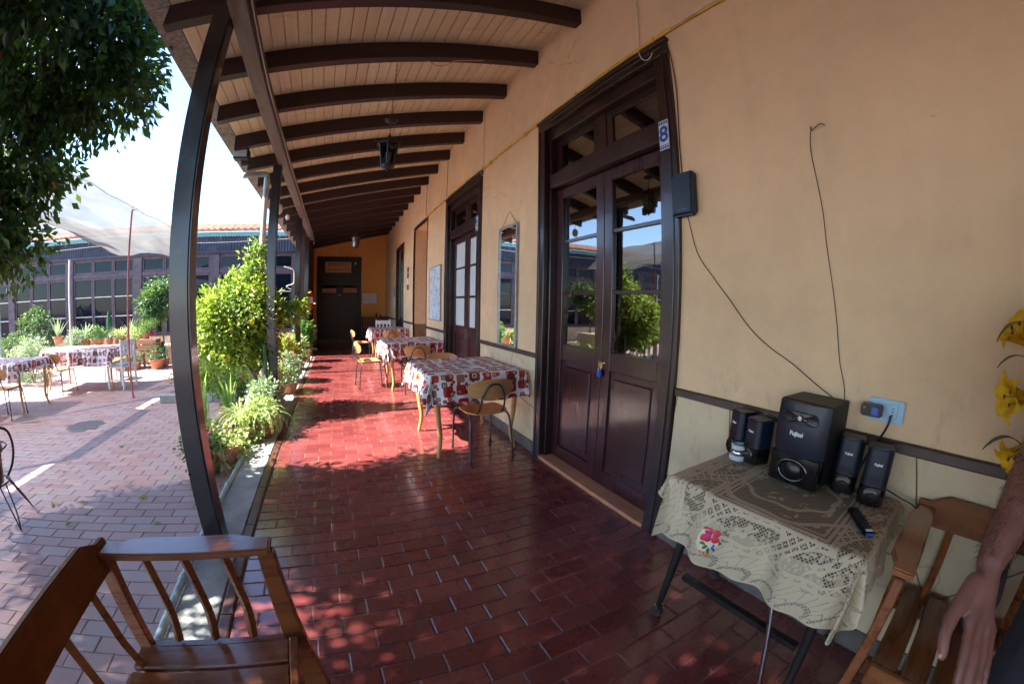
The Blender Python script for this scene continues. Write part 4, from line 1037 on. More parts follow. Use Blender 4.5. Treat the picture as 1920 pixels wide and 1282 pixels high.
# small round tree in front of the windows
gt_ = thing('small_tree', 'small round blue-green tree in front of the glazed building', 'tree', (FARX(312, 10.9), 10.9, CZ))
b = MB(); limb(b, [(0, 0, 0), (.03, 0, .6), (-.02, 0, 1.25)], .035, .02, 8); b.build('trunk', 'thin_bark', gt_, smooth=True)
crown('crown', [((.05, 0, 1.70), (.62, .5, .50), 120), ((-.25, -.1, 1.42), (.4, .4, .34), 50), ((.3, 0, 1.95), (.45, .4, .3), 50)], 'leaf_deep', gt_, L=.10, Wr=.42, seed=80, per=24, cr=.16, droop=.4)
# bushes at the far left edge
def shrub(label, loc, blobs, mat, seed, L=.055):
    t = thing('garden_shrub', label, 'shrub', loc, 0, 'garden shrubs at the left edge'); crown('leaves', blobs, mat, t, L=L, Wr=.6, seed=seed, per=22, cr=.10)
    b = MB()
    for q in range(6): limb(b, [(0, 0, -.02), (.1*math.cos(q), .1*math.sin(q), .25), (.3*math.cos(q*1.05), .3*math.sin(q*1.05), .5)], .014, .004, 5)
    tag(b.build('stems', 'thin_bark', t), kind='stuff')
shrub('grey-leaved bush behind the left tables', (-7.3, 8.1, CZ), [((0, 0, .42), (.55, .5, .42), 120), ((.25, -.2, .75), (.3, .3, .25), 40)], 'leaf_silver', 81)
shrub('darker bush in the corner beyond the silvery one', (-8.4, 8.9, CZ), [((0, 0, .5), (.7, .6, .5), 130)], 'leaf_deep', 82, .07)
shrub('dark creeper growing up the windows at the far left', (-10.2, 11.6, CZ), [((0, 0, .8), (.9, .5, .8), 130)], 'leaf_deep', 83, .09)
yt = thing('palm_plant', 'spiky yellow-green plant at the left edge of the picture', 'plant', (-8.1, 7.4, CZ)); MB().tube([(0, 0, 0), (.02, 0, .75)], .035, 8).build('stem', 'thin_bark', yt); blades('leaves', 'leaf_pale', yt, 60, .55, .035, 84, 1.2, .03, o=(.02, 0, .75))

# ---- fallen leaves on the tiles
for k, (x, y) in enumerate([(-2.15, 2.62), (-2.55, 2.72), (-2.28, 2.78), (-2.2, 2.45), (-1.75, 2.9), (-2.9, 3.4), (-1.45, 2.5), (-2.6, 4.1), (-1.9, 1.6), (-3.1, 6.0)]):
    a = rng.uniform(0, 6.28); l = rng.uniform(.06, .10); V = leaf_arrays(np.array([[0, 0, .012]]), np.array([[math.cos(a), math.sin(a), .1]])/1.005, np.array([l]), np.array([l*.4]), np.random.RandomState(k+3))
    lab = ['curled yellow leaf', 'thin dry leaf', 'folded green leaf', 'wide green leaf', 'small dry leaf', 'pale leaf', 'brown leaf', 'bent leaf', 'dull green leaf', 'far dry leaf'][k]
    pos_ = ['in front of the nearest post', 'beside the wire plant stand', 'left of the nearest post', 'at the edge of the tree shade', 'close to the plant cluster', 'near the manhole cover', 'by the floor pipe', 'beyond the manhole cover', 'behind the slatted armchair', 'near the red pole'][k]
    o = leaf_object('fallen_leaf', V, 'leaf_yellow' if k % 2 == 0 else 'leaf_mid', None); o.location = (x, y, CZ); tag(o, lab + ' lying on the courtyard tiles ' + pos_, 'leaf', 'fallen leaves on the courtyard')

# ================================================================== tables, chairs
def drape(x0, x1, y0, y1, z, over, seed, res=.022, flare=.16, wave=.020, k=15.0, corner=1.0, rad=.02):
    """a cloth lying on the rectangle and hanging over it; returns verts, faces, uv (metres on the flat cloth)"""
    rs = np.random.RandomState(seed); (oxl, oxr, oyl, oyr) = over
    us = np.arange(x0-oxl, x1+oxr+res*.5, res); vs_ = np.arange(y0-oyl, y1+oyr+res*.5, res); ph = rs.uniform(0, 6, 8)
    V = []; UV = []
    for v in vs_:
        for u in us:
            qx, qy = min(max(u, x0), x1), min(max(v, y0), y1); dx, dy = u-qx, v-qy; d = math.hypot(dx, dy)
            UV.append((u-us[0], v-vs_[0]))
            if d < 1e-9:
                V.append((u, v, z + .0015*math.sin(u*31+ph[0])*math.sin(v*27+ph[1]))); continue
            nx, ny = dx/d, dy/d; s = (qx + qy)*1.0
            ang = math.atan2(dy, dx); cor = 1.0 if (abs(dx) > 1e-9 and abs(dy) > 1e-9) else 0.0
            t = min(1.0, d/.14); w = wave*t*(math.sin(s*k + ph[2]) + .5*math.sin(s*k*2.3 + ph[3]))
            if cor: w = wave*1.6*t*math.sin(ang*8.0 + ph[4])*corner
            a = min(d, rad*1.5708); out = rad*math.sin(a/rad) if d < rad*1.5708 else rad; dz = rad*(1-math.cos(a/rad)) if d < rad*1.5708 else rad + (d - rad*1.5708)
            fl = flare*max(0, dz-rad*.5)*(1.35 if cor else 1.0)
            o = out + fl + w; zz = z - dz*math.sqrt(max(.2, 1-flare*flare*.5)) - .004*math.sin(s*k*.7+ph[5])*t
            V.append((qx + nx*o, qy + ny*o, zz))
    nx_ = len(us); F = [(j*nx_+i, j*nx_+i+1, (j+1)*nx_+i+1, (j+1)*nx_+i) for j in range(len(vs_)-1) for i in range(nx_-1)]
    return V, F, UV
def cloth_object(name, label, cat, V, F, UV, mat, base, group=None, thick=.0015):
    me = bpy.data.meshes.new(name); me.from_pydata([(a-base[0], b-base[1], c-base[2]) for a, b, c in V], [], F)
    uvl = me.uv_layers.new(name='UVMap'); li = np.zeros(len(me.loops), dtype=np.int32); me.loops.foreach_get('vertex_index', li)
    uvl.data.foreach_set('uv', np.array(UV, dtype=np.float32)[li].ravel())
    o = link(name, me, mat, None, True); o.location = base; tag(o, label, cat, group)
    return o
def curved_leg(x, y, z0, z1, sx, sy, mat, t):
    pts = [(x, y, z1), (x+sx*.012, y+sy*.012, z1-.12), (x+sx*.006, y+sy*.006, z1-.34), (x-sx*.014, y-sy*.014, z0+.18), (x+sx*.012, y+sy*.012, z0+.02), (x+sx*.016, y+sy*.016, z0)]
    P_ = pts_smooth(pts, 4); n = len(P_); MB().tube(P_, [.032 - .017*i/(n-1) if i < n-2 else .02 for i in range(n)], 8).build('leg', mat, t, smooth=True)
def porch_table(label, clabel, x0, x1, y0, y1, h, z0, seed, over, group='patterned tables'):
    t = thing('dining_table', label, 'table', ((x0+x1)/2, (y0+y1)/2, z0), group='tables under patterned cloths'); hw, hd = (x1-x0)/2, (y1-y0)/2
    MB().box((-hw+.004, -hd+.004, h-.03), (hw-.004, hd-.004, h-.004)).build('tabletop', 'table_wood', t, bevel=.006)
    MB().box((-hw+.07, -hd+.07, h-.11), (hw-.07, hd-.07, h-.031)).build('apron', 'table_wood', t)
    for sx in (-1, 1):
        for sy in (-1, 1): curved_leg(sx*(hw-.075), sy*(hd-.075), 0, h-.03, sx, sy, 'table_wood', t)
    V, F, UV = drape(x0, x1, y0, y1, z0+h, over, seed)
    cloth_object('tablecloth', clabel, 'tablecloth', V, F, UV, 'square_print', ((x0+x1)/2, (y0+y1)/2, z0+h), 'red and brown patterned tablecloths')
OV = (.22, .04, .24, .24)
porch_table('nearest porch table with pale curved wooden legs', 'patterned cloth on the nearest porch table, hanging corner towards the camera', .735, 1.60, 2.98, 3.90, .765, 0, 1, (.24, .03, .25, .2))
porch_table('second porch table behind the nearest one, legs catching the sun', 'patterned cloth on the second porch table', .735, 1.60, 5.72, 6.64, .765, 0, 2, (.26, .03, .27, .2))
porch_table('furthest porch table near the open passage', 'patterned cloth on the furthest porch table', .78, 1.60, 8.85, 9.75, .765, 0, 3, (.26, .03, .25, .2))
porch_table('long courtyard table behind the thin red pole', 'patterned cloth on the long courtyard table with the white chair', -6.2, -4.5, 7.2, 8.05, .76, CZ, 4, (.2, .2, .30, .2))
porch_table('courtyard table cut by the left edge of the picture', 'patterned cloth on the table at the left edge', -6.9, -5.28, 5.5, 6.3, .76, CZ, 5, (.2, .16, .30, .2))

def school_chair(tube='dark_tube', ply='ply_wood'):
    t = thing('school_chair', '', 'chair'); hw = .185
    # seat: a dished plywood panel
    b = MB(); n = 12; vs = []
    for j in range(n+1):
        v = -.19 + .38*j/n
        for i in range(n+1):
            u = i/n*2-1; wdt = .195*(1 - .10*max(0, v)/.19); sq = (abs(u)**4 + abs(v/.19)**4)**.25; kk = 1.0 if sq <= 1 else 1/sq
            zz = .445 - .012*(1-u*u) + .010*(-v/.19)*.3 - (.018*((v-.12)/.07)**2 if v > .12 else 0)
            vs.append((u*wdt*kk, v*kk, zz))
    m_ = n+1; top = [(j*m_+i, j*m_+i+1, (j+1)*m_+i+1, (j+1)*m_+i) for j in range(n) for i in range(n)]
    k0 = len(vs); vs2 = vs + [(x, y, z-.011) for x, y, z in vs]; fs = top + [tuple(q+k0 for q in reversed(f)) for f in top]
    ring = [i for i in range(m_)] + [j*m_+n for j in range(1, m_)] + [n*m_+i for i in range(n-1, -1, -1)] + [j*m_ for j in range(n-1, 0, -1)]
    fs += [(ring[(i+1) % len(ring)], ring[i], ring[i]+k0, ring[(i+1) % len(ring)]+k0) for i in range(len(ring))]
    b.add(vs2, fs).build('seat', ply, t, smooth='auto')
    # oval back
    b = MB(); K = 26; vs = []; 
    def bp(x, zz, off): 
        return (x, -.215 - .02 - zz*.16 + .055*(x/.2)**2 + off, .655 + zz)
    rings = [.0, .45, .8, 1.0]
    for off in (0, -.011):
        for r_ in rings:
            for k in range(K):
                a = 2*math.pi*k/K; ca, sa = math.cos(a), math.sin(a); ex = 2.6
                x = .205*r_*math.copysign(abs(ca)**(2/ex), ca); zz = .088*r_*math.copysign(abs(sa)**(2/ex), sa); vs.append(bp(x, zz, off))
    fs = []; nr = len(rings)
    for s_ in range(2):
        for r_ in range(nr-1):
            for k in range(K):
                q = [s_*nr*K + r_*K + k, s_*nr*K + r_*K + (k+1) % K, s_*nr*K + (r_+1)*K + (k+1) % K, s_*nr*K + (r_+1)*K + k]
                fs.append(tuple(q if s_ == 0 else reversed(q)))
    fs += [((nr-1)*K+k, (nr-1)*K+(k+1) % K, nr*K+(nr-1)*K+(k+1) % K, nr*K+(nr-1)*K+k) for k in range(K)]
    b.add(vs, fs).build('backrest', ply, t, smooth='auto')
    # tube frame
    arch = [(-.115, .02, .425), (-.115, -.15, .432), (-.112, -.215, .50), (-.100, -.243, .60), (-.055, -.262, .685), (0, -.268, .705), (.055, -.262, .685), (.100, -.243, .60), (.112, -.215, .50), (.115, -.15, .432), (.115, .02, .425)]
    MB().tube(pts_smooth(arch, 4), .009, 8).build('back_support', tube, t, smooth=True)
    for sx in (-1, 1):
        MB().tube(pts_smooth([(sx*.165, .13, .425), (sx*.178, .19, .405), (sx*.19, .215, .30), (sx*.198, .235, .012)], 4), .0095, 8).build('leg', tube, t, smooth=True)
        MB().tube(pts_smooth([(sx*.165, -.10, .425), (sx*.178, -.165, .405), (sx*.19, -.195, .30), (sx*.202, -.225, .012)], 4), .0095, 8).build('leg', tube, t, smooth=True)
        MB().tube([(sx*.165, .14, .424), (sx*.165, -.11, .424)], .009, 8).build('seat_rail', tube, t, smooth=True)
        for yy in (.2365, -.2265): MB().lathe([(.012, 0), (.012, .03)], 8, (sx*.2 , yy, 0)).build('foot_cap', 'rubber', t)
    MB().tube([(-.165, -.10, .420), (.165, -.10, .420)], .008, 8).build('cross_rail', tube, t, smooth=True)
    return t
sc0 = school_chair(); used = [False]; GC = 'plywood chairs with tube frames'
def place_chair(x, y, z, rz, label):
    o = sc0 if not used[0] else copy_tree(sc0); used[0] = True
    o.location = (x, y, z); o.rotation_euler = (0, 0, rz); tag(o, label, 'chair', GC); return o
place_chair(1.20, 3.02, 0, .04, 'nearest plywood chair with its oval back towards the camera at the near table')
place_chair(1.25, 4.30, 0, math.pi, 'plywood chair on the far side of the nearest porch table')
place_chair(1.16, 5.72, 0, -.03, 'plywood chair in front of the second porch table')
place_chair(.50, 6.25, 0, -1.45, 'sunlit plywood chair at the left side of the second porch table')
place_chair(.62, 3.95+.75, 0, -2.3, 'plywood chair hidden behind the left corner of the nearest cloth') if False else None
place_chair(1.20, 8.85, 0, .02, 'plywood chair in front of the furthest porch table')
place_chair(.55, 9.3, 0, -1.5, 'sunlit plywood chair at the left side of the furthest table')
place_chair(-5.62, 7.02, CZ, -.05, 'plywood chair in front of the long courtyard table')
place_chair(-5.42, 5.30, CZ, .15, 'plywood chair with its back to the camera at the left-edge table')
place_chair(-5.98, 5.16, CZ, .1, 'plywood chair half cut off by the left edge of the picture')
place_chair(-5.1, 8.4, CZ, 3.1, 'plywood chair behind the long courtyard table')
# white wooden chair
wc = thing('white_chair', 'white wooden chair with a cushion at the long courtyard table', 'chair', (-4.42, 7.42, CZ), 1.35)
for sx in (-.19, .19):
    MB().box((sx-.02, .17, 0), (sx+.02, .21, .43)).build('leg', 'white_paint', wc, bevel=.004)
    MB().bar((sx, -.19, 0), (sx, -.21, .92), .04, .036, Vector((0, 1, 0))).build('leg', 'white_paint', wc, bevel=.004)
    MB().box((sx-.012, -.18, .16), (sx+.012, .18, .19)).build('stretcher', 'white_paint', wc)
MB().box((-.21, -.20, .40), (.21, .21, .435)).build('seat', 'white_paint', wc, bevel=.006)
b = MB(); b.box((-.19, -.16, .436), (.19, .19, .48)); b.build('cushion', 'paper', wc, bevel=.02, seg=3, smooth=True)
for z0, z1 in ((.80, .90), (.62, .68)): MB().box((-.17, -.222, z0), (.17, -.198, z1)).build('back_rail', 'white_paint', wc, bevel=.004)
for sx in (-.1, 0, .1): MB().box((sx-.02, -.216, .68), (sx+.02, -.204, .80)).build('back_slat', 'white_paint', wc)
# small white chair just visible behind the furthest porch table, seen as a pale top rail
w2 = copy_tree(wc); w2.location = (1.22, 10.25, 0); w2.rotation_euler = (0, 0, math.pi); tag(w2, 'white wooden chair behind the furthest porch table', 'chair')

# ------------------------------------------------------------------ slatted wooden armchairs
def board(outline, t, mx): return MB().prism(outline, t, mx)
def scallop(L, w0, w1, n=6):
    """board outline along x, straight lower edge, raised middle with soft shoulders on the upper edge"""
    top = [(-L/2, w0), (-L/2+.045, w0), (-L/2+.075, w0+(w1-w0)*.5), (-L/2+.11, w1), (L/2-.11, w1), (L/2-.075, w0+(w1-w0)*.5), (L/2-.045, w0), (L/2, w0)]
    return [(-L/2, 0), (L/2, 0)] + list(reversed(top))
def armchair():
    t = thing('slatted_armchair', '', 'armchair'); Wd = .56; D = .46; AZ = .715; cw = 'chair_wood'
    for i in range(5):
        y0 = -Wd/2 + .035 + i*.099; MB().box((-.235, y0, .395), (.235, y0+.086, .417)).build('seat_slat', cw, t, bevel=.004)
    for x in (-.21, .185): MB().box((x, -Wd/2+.02, .335), (x+.025, Wd/2-.02, .394)).build('seat_rail', 'chair_wood_x', t, bevel=.003)
    MB().box((.236, -Wd/2+.04, .345), (.262, Wd/2-.04, .42)).build('front_rail', 'chair_wood_x', t, bevel=.005)
    for s_ in (-1, 1):
        y = s_*(Wd/2)
        # flat arm with shoulders on its outer side
        Mx = Matrix(((1, 0, 0, .005), (0, s_, 0, y - s_*.035), (0, 0, 1, AZ), (0, 0, 0, 1)))
        out = scallop(.50, .066, .090); out = out if s_ > 0 else list(reversed(out))
        MB().prism(out, .024, Mx).build('armrest', cw, t, bevel=.005, seg=2)
        # front leg: sloping upper board then flared foot
        pts = [(.215, AZ-.001), (.262, AZ-.001), (.275, .45), (.31, .02), (.26, .0), (.215, .02), (.215, .36), (.215, .45)]
        Mx = Matrix(((1, 0, 0, 0), (0, 0, -1, y+.016), (0, 1, 0, 0), (0, 0, 0, 1))); MB().prism(pts, .032, Mx).build('front_leg', cw, t, bevel=.004)
        pts = [(-.30, 0), (-.25, 0), (-.215, .36), (-.225, AZ-.002), (-.275, AZ-.002), (-.262, .36)]
        MB().prism(pts, .032, Mx).build('back_leg', cw, t, bevel=.004)
        for x in (-.12, .0, .12):
            pp_ = pts_smooth([(x, y, .40), (x+.012, y+s_*.006, .50), (x+.004, y+s_*.012, .60), (x-.006, y+s_*.006, AZ)], 3)
            MB().tube(pp_, [.0145]*len(pp_), 4).build('arm_slat', cw, t)
        MB().box((-.24, y-.014, .34), (.215, y+.014, .385)).build('side_rail', cw, t, bevel=.003)
    # back rail leaning outwards, same shouldered outline
    Mx = Matrix.Translation((-.262, 0, .665)) @ Euler((0, -.16, 0)).to_matrix().to_4x4() @ Matrix(((0, 0, 1, 0), (1, 0, 0, 0), (0, 1, 0, 0), (0, 0, 0, 1)))
    MB().prism(scallop(Wd+.07, .085, .118), .026, Mx).build('back_rail', 'chair_back', t, bevel=.005, seg=2)
    for k in range(3):
        y = -.165 + k*.165; pp_ = pts_smooth([(-.20, y, .40), (-.228, y, .50), (-.238, y, .58), (-.258, y, .70)], 3)
        MB().tube(pp_, [.0155]*len(pp_), 4).build('back_slat', 'chair_wood', t)
    return t
ac = armchair(); ac.location = (-.487, .652, 0); ac.rotation_euler = (0, 0, .03); tag(ac, 'slatted wooden armchair in the left foreground at the porch edge', 'armchair', 'slatted wooden armchairs')
a2 = copy_tree(ac); a2.location = (1.365, -.285, 0); a2.rotation_euler = (0, 0, math.pi+.0); tag(a2, 'slatted wooden armchair against the wall beside the lace-covered table', 'armchair', 'slatted wooden armchairs')

# ------------------------------------------------------------------ table with the lace cloth
ltb = thing('side_table', 'small dark table on castors under the lace cloth', 'table', (1.37, .49, 0))
MB().box((-.23, -.378, .685), (.25, .373, .712)).build('tabletop', 'black_wood', ltb, bevel=.005)
MB().box((-.20, -.33, .60), (.19, .33, .684)).build('apron', 'black_wood', ltb)
for sx in (-1, 1):
    for sy in (-1, 1):
        x0, y0 = sx*.17, sy*.29; x1, y1 = sx*.215, sy*.33
        MB().tube(pts_smooth([(x0, y0, .60), ((x0+x1)/2, (y0+y1)/2, .35), (x1, y1, .065)], 4), [.024 - .010*i/8 for i in range(9)], 10).build('leg', 'black_wood', ltb, smooth=True)
        c_ = MB().tube([(x1-.012, y1, .028), (x1+.012, y1, .028)], .028, 14).build('castor', 'dark_tube', ltb, smooth='auto')
        MB().box((x1-.018, y1-.012, .03), (x1+.018, y1+.012, .068)).build('fork', 'chrome', c_)
MB().tube([(-.20, -.10, .60), (-.235, -.245, .02)], .011, 12).build('chrome_strut', 'chrome', ltb, smooth='auto')
MB().box((-.16, -.28, .22), (-.13, .28, .245)).build('stretcher', 'black_wood', ltb)
LX0, LX1, LY0, LY1 = 1.14, 1.62, .11, .865
V, F, UV = drape(LX0, LX1, LY0, LY1, .716, (.27, .01, .15, .06), 9, .012, .10, .026, 17.0, 1.0, .018)
cu_ = max(q[0] for q in UV); cv_ = max(q[1] for q in UV)
lc = cloth_object('lace_cloth', 'cream lace tablecloth with an embroidered rose hanging over the small table', 'tablecloth', V, F, UV, 'lace', (1.37, .49, .716))
# embroidered rose: stitched petals lying on the hanging front
def cloth_point(tx, ty, lift=.003):
    best = min(range(len(UV)), key=lambda i: (UV[i][0]-tx)**2 + (UV[i][1]-ty)**2); return Vector(V[best])
def patch(tx, ty, r, mat, name, n=9, sq=1.0, ang=0.0, lift=.004):
    c0 = cloth_point(tx, ty); ex = (cloth_point(tx+.03, ty) - cloth_point(tx-.03, ty)).normalized(); ey = (cloth_point(tx, ty+.03) - cloth_point(tx, ty-.03)).normalized(); nz = ex.cross(ey).normalized()
    if nz.dot(Vector((0, 0, 1.35)) - c0) < 0: nz = -nz
    off = Vector((1.37, .49, .716)); ca, sa = math.cos(ang), math.sin(ang); vs = [c0 + nz*(lift+.003) - off]
    for k in range(n):
        a = 2*math.pi*k/n; rr = r*(1+.12*math.sin(3*a)); x, y = rr*math.cos(a), rr*sq*math.sin(a); vs.append(c0 + ex*(x*ca-y*sa) + ey*(x*sa+y*ca) + nz*lift - off)
    MB().add(vs, [(0, 1+k, 1+(k+1) % n) for k in range(n)]).build(name, mat, lc)
ROSE = (.115, .655)
patch(ROSE[0]-.012, ROSE[1], .044, 'cream_cloth', 'embroidered_ground', 12, .9, 0, .002)
for k in range(6): patch(ROSE[0]+.018+.017*math.cos(k*1.05), ROSE[1]+.017*math.sin(k*1.05), .015, 'flower_red', 'embroidered_petal', 8, 1, 0, .004+.0007*k)
patch(ROSE[0]+.018, ROSE[1], .012, 'flower_magenta', 'embroidered_petal', 8, 1, 0, .0095)
for k, (dx, dy, mt) in enumerate(((-.018, -.016, 'ink_blue'), (-.026, -.022, 'ink_blue'), (-.02, .012, 'leaf_mid'), (-.036, .006, 'leaf_mid'), (-.045, -.004, 'leaf_mid'), (-.005, .028, 'leaf_mid'), (-.01, -.03, 'leaf_mid'))): patch(ROSE[0]+dx, ROSE[1]+dy, .013, mt, 'embroidered_leaf', 7, .5, k*.8, .005)
for k in range(4): patch(ROSE[0]-.05-.004*k, ROSE[1]+.012-.008*k, .006, 'orange_fruit', 'embroidered_leaf', 7, .7, k, .005)

# ================================================================== loudspeakers and things on the lace table
TZ = .722
def rounded_front(w, d, h, r, n=5):
    """cabinet outline in plan (x depth, y width), front at -x with rounded corners"""
    o = [(d/2, -w/2), (d/2, w/2)]
    for k in range(n+1): a = math.pi/2 + k/n*math.pi/2; o.append((-d/2 + r + r*math.cos(a), w/2 - r + r*math.sin(a)))
    for k in range(n+1): a = math.pi + k/n*math.pi/2; o.append((-d/2 + r + r*math.cos(a), -w/2 + r + r*math.sin(a)))
    return o
def Lmat(x, y, z, ry=0.0):   # text lying on a face that looks towards -x
    return Matrix.Translation((x, y, z)) @ Euler((0, ry, 0)).to_matrix().to_4x4() @ Matrix(((0, 0, -1, 0), (-1, 0, 0, 0), (0, 1, 0, 0), (0, 0, 0, 1)))
sub = thing('subwoofer', 'large black subwoofer box in the middle of the lace-covered table', 'speaker', (1.525, .495, TZ), -.06)
w, d, h = .215, .225, .320
MB().box((-d/2+.035, -w/2, .006), (d/2, w/2, h)).build('cabinet', 'black_vinyl', sub, bevel=.004)
fp = []
for k in range(13): 
    z = .12 + (h-.12)*k/12; fp.append(z)
vs = []; NY = 14
def fx(y, z): return -d/2 + .004 - .018*math.sin(math.pi*min(1, max(0, (z-.1)/.23)))*.6 + .030*(abs(y)/(w/2))**3
b = MB(); zs = [.098 + (h-.004-.098)*k/14 for k in range(15)]; ysn = [-w/2 + w*k/NY for k in range(NY+1)]
for z in zs:
    for y in ysn:
        zz = z if z > .2 else z + .034*(y/(w/2))**2*(1 - (z-.098)/.102)
        vs.append((fx(y, zz), y, zz))
k0 = NY+1; fs = [(j*k0+i, (j+1)*k0+i, (j+1)*k0+i+1, j*k0+i+1) for j in range(14) for i in range(NY)]
vb = [(.0-d/2+.0345, y, z) for _, y, z in vs]; n0 = len(vs); ring = list(range(k0)) + [j*k0+NY for j in range(1, 15)] + [14*k0+i for i in range(NY-1, -1, -1)] + [j*k0 for j in range(13, 0, -1)]
fs += [(ring[i], ring[(i+1) % len(ring)], n0+ring[(i+1) % len(ring)], n0+ring[i]) for i in range(len(ring))]
b.add(vs+vb, fs).build('front_panel', 'bluish_plastic', sub, smooth='auto')
b = MB(); b.prism(rounded_front(w, .05, .1, .02), .118, Matrix.Translation((-d/2+.028, 0, .004))); b.build('lower_housing', 'black_gloss', sub, bevel=.004)
def torus(c, R_, r_, axis, mat, name, parent, n=28, sx=1.0):
    pts = [(c[0]-.0, c[1] + R_*math.cos(2*math.pi*k/n)*sx, c[2] + R_*math.sin(2*math.pi*k/n)) for k in range(n)]; return MB().tube(pts, r_, 8, closed=True).build(name, mat, parent, smooth=True)
torus((-d/2+.003, 0, .062), .040, .008, 0, 'black_gloss', 'port_ring', sub, sx=1.5)
MB().lathe([(.052, 0), (.03, .018), (.001, .022)], 24, (-d/2+.012, 0, .062), Euler((0, -math.pi/2, 0)).to_matrix()).build('port', 'black_plastic', sub, smooth=True)
pts = []
for k in range(32):
    a = -math.pi/2 + 2*math.pi*k/32; sgn = 1 if k <= 16 else -1; y = sgn*.050 + .021*math.cos(a); z = .265 + .021*math.sin(a); pts.append((y, z))
xd = lambda y: fx(y, .265) - .0035
MB().tube([(xd(y)-.001, y, z) for y, z in pts], .0022, 6, closed=True).build('display_rim', 'black_plastic', sub, smooth=True)
MB().add([(xd(0), 0, .265)] + [(xd(y), y, z) for y, z in pts], [(0, 1+k, 1+(k+1) % 32) for k in range(32)]).build('display', 'black_plastic', sub)
MB().lathe([(.012, 0), (.012, .005), (.009, .008), (.001, .008)], 16, (fx(0, .266)-.002, .0, .266), Euler((0, -math.pi/2, 0)).to_matrix()).build('volume_knob', 'chrome', sub, smooth='auto')
for k, y in enumerate((-.03, -.045, .035)): MB().ball((fx(y, .26)-.003, y, .260), .0035, 8, 5).build('button', 'dark_tube', sub)
text_obj('brand_mark', 'Fujitel', .023, 'silver_print', sub, Lmat(fx(.0, .20)-.0035, .005, .205), .0006, .0006)
def satellite(label, x, y, rz, h=.20):
    t = thing('satellite_speaker', label, 'speaker', (x, y, TZ), rz, 'small black satellite speakers'); w, d = .098, .088
    MB().prism(rounded_front(w, d, h, .028), h-.004, Matrix.Translation((0, 0, .002))).build('cabinet', 'bluish_plastic', t, bevel=.006, seg=2, smooth='auto')
    MB().prism(rounded_front(w+.004, d, h, .03), .072, Matrix.Translation((-.004, 0, 0))).build('base', 'black_gloss', t, bevel=.004)
    MB().lathe([(.034, 0), (.031, .006), (.012, .001), (.001, .004)], 24, (-d/2-.0035, 0, .036), Euler((0, -math.pi/2, 0)).to_matrix()).build('woofer', 'black_plastic', t, smooth=True)
    torus((-d/2-.005, 0, .036), .032, .0035, 0, 'black_gloss', 'woofer_ring', t)
    for k in range(3): MB().tube([(-d/2-.0012, y_, .082+k*.009+.05*(y_/.05)**2*.1) for y_ in (-.026, -.013, 0, .013, .026)], .0018, 5).build('rib', 'black_plastic', t)
    text_obj('brand_mark', 'Fujitel', .0125, 'silver_print', t, Lmat(-d/2-.0012, 0, h*.72), .0004, .0004)
    return t
satellite('small satellite speaker furthest left on the lace table, by the door', 1.575, .835, -.45)
satellite('small satellite speaker between the ashtray and the subwoofer', 1.53, .725, -.35, .195)
satellite('small satellite speaker just right of the subwoofer', 1.555, .325, .10, .212)
satellite('rightmost satellite speaker, nearest the wall socket', 1.520, .205, .18, .212)
at = thing('ashtray', 'round white and chrome ashtray at the left of the speakers', 'ashtray', (1.495, .79, TZ))
MB().lathe([(.036, 0), (.038, .004), (.038, .018), (.035, .021), (.001, .021)], 28).build('base', 'white_plastic', at, smooth='auto')
MB().lathe([(.030, .021), (.035, .028), (.036, .036), (.030, .046), (.026, .048)], 28).build('bowl', 'chrome', at, smooth=True)
MB().lathe([(.026, .048), (.034, .050), (.035, .060), (.030, .067), (.022, .066), (.020, .056), (.001, .054)], 28).build('rim', 'white_plastic', at, smooth='auto')
for k in range(3): MB().tube([(.018*math.cos(k*2.1), .018*math.sin(k*2.1), .066), (.036*math.cos(k*2.1), .036*math.sin(k*2.1), .066)], .005, 8).build('notch', 'mirror_frame', at, smooth=True)
rm = thing('remote_control', 'slim black remote control lying on the right of the lace cloth', 'remote', (1.322, .185, TZ+.001), .64)
MB().box((-.085, -.021, 0), (.085, .021, .017)).build('body', 'black_plastic', rm, bevel=.006, seg=2)
for i in range(6):
    for j in range(3): MB().box((-.05+i*.021-.006, -.013+j*.013-.004, .0165), (-.05+i*.021+.006, -.013+j*.013+.004, .0195)).build('button', 'dark_tube', rm, bevel=.001)
MB().box((-.0865, -.014, .005), (-.084, .014, .012)).build('sensor', 'blue_lock', rm)
MB().box((-.081, -.012, .0172), (-.069, .012, .0185)).build('label_strip', 'silver_print', rm)
sp = thing('speaker_lead', 'thin black lead running from the right speaker along the lace table', 'cable', (1.58, .15, TZ))
MB().tube(pts_smooth([(-.0, .01, .04), (.01, -.05, .02), (.0, -.12, .004), (.02, -.17, -.08), (.03, -.16, -.2)]), .003, 6).build('lead', 'cable_black', sp, smooth=True)

# ================================================================== things on the wall
def wall_thing(name, label, cat, y, z, group=None): return thing(name, label, cat, (W, y, z), 0, group)
sk = wall_thing('wall_socket', 'white wall socket plate with a black charger plugged in', 'socket', .235, 1.03)
MB().box((-.014, -.072, -.042), (.0, .072, .042)).build('plate', 'socket_bluelit', sk, bevel=.004, seg=2)
for k, y in enumerate((-.028, .022)):
    MB().box((-.0165, y-.018, -.028), (-.0141, y+.018, .028)).build('outlet', 'socket_bluelit', sk, bevel=.002)
    for z in (-.012, 0, .012): MB().lathe([(.0028, 0), (.0028, .001), (.001, .001)], 8, (-.0166, y, z), Euler((0, -math.pi/2, 0)).to_matrix()).build('hole', 'black_plastic', sk)
ad = wall_thing('charger', 'black plug-in charger with a yellow light on the wall socket', 'charger', .285, 1.028)
MB().box((-.060, -.042, -.022), (-.0175, .042, .024)).build('body', 'black_plastic', ad, bevel=.006, seg=2)
MB().box((-.0615, .02, .006), (-.0598, .031, .013)).build('light', 'leaf_yellow', ad)
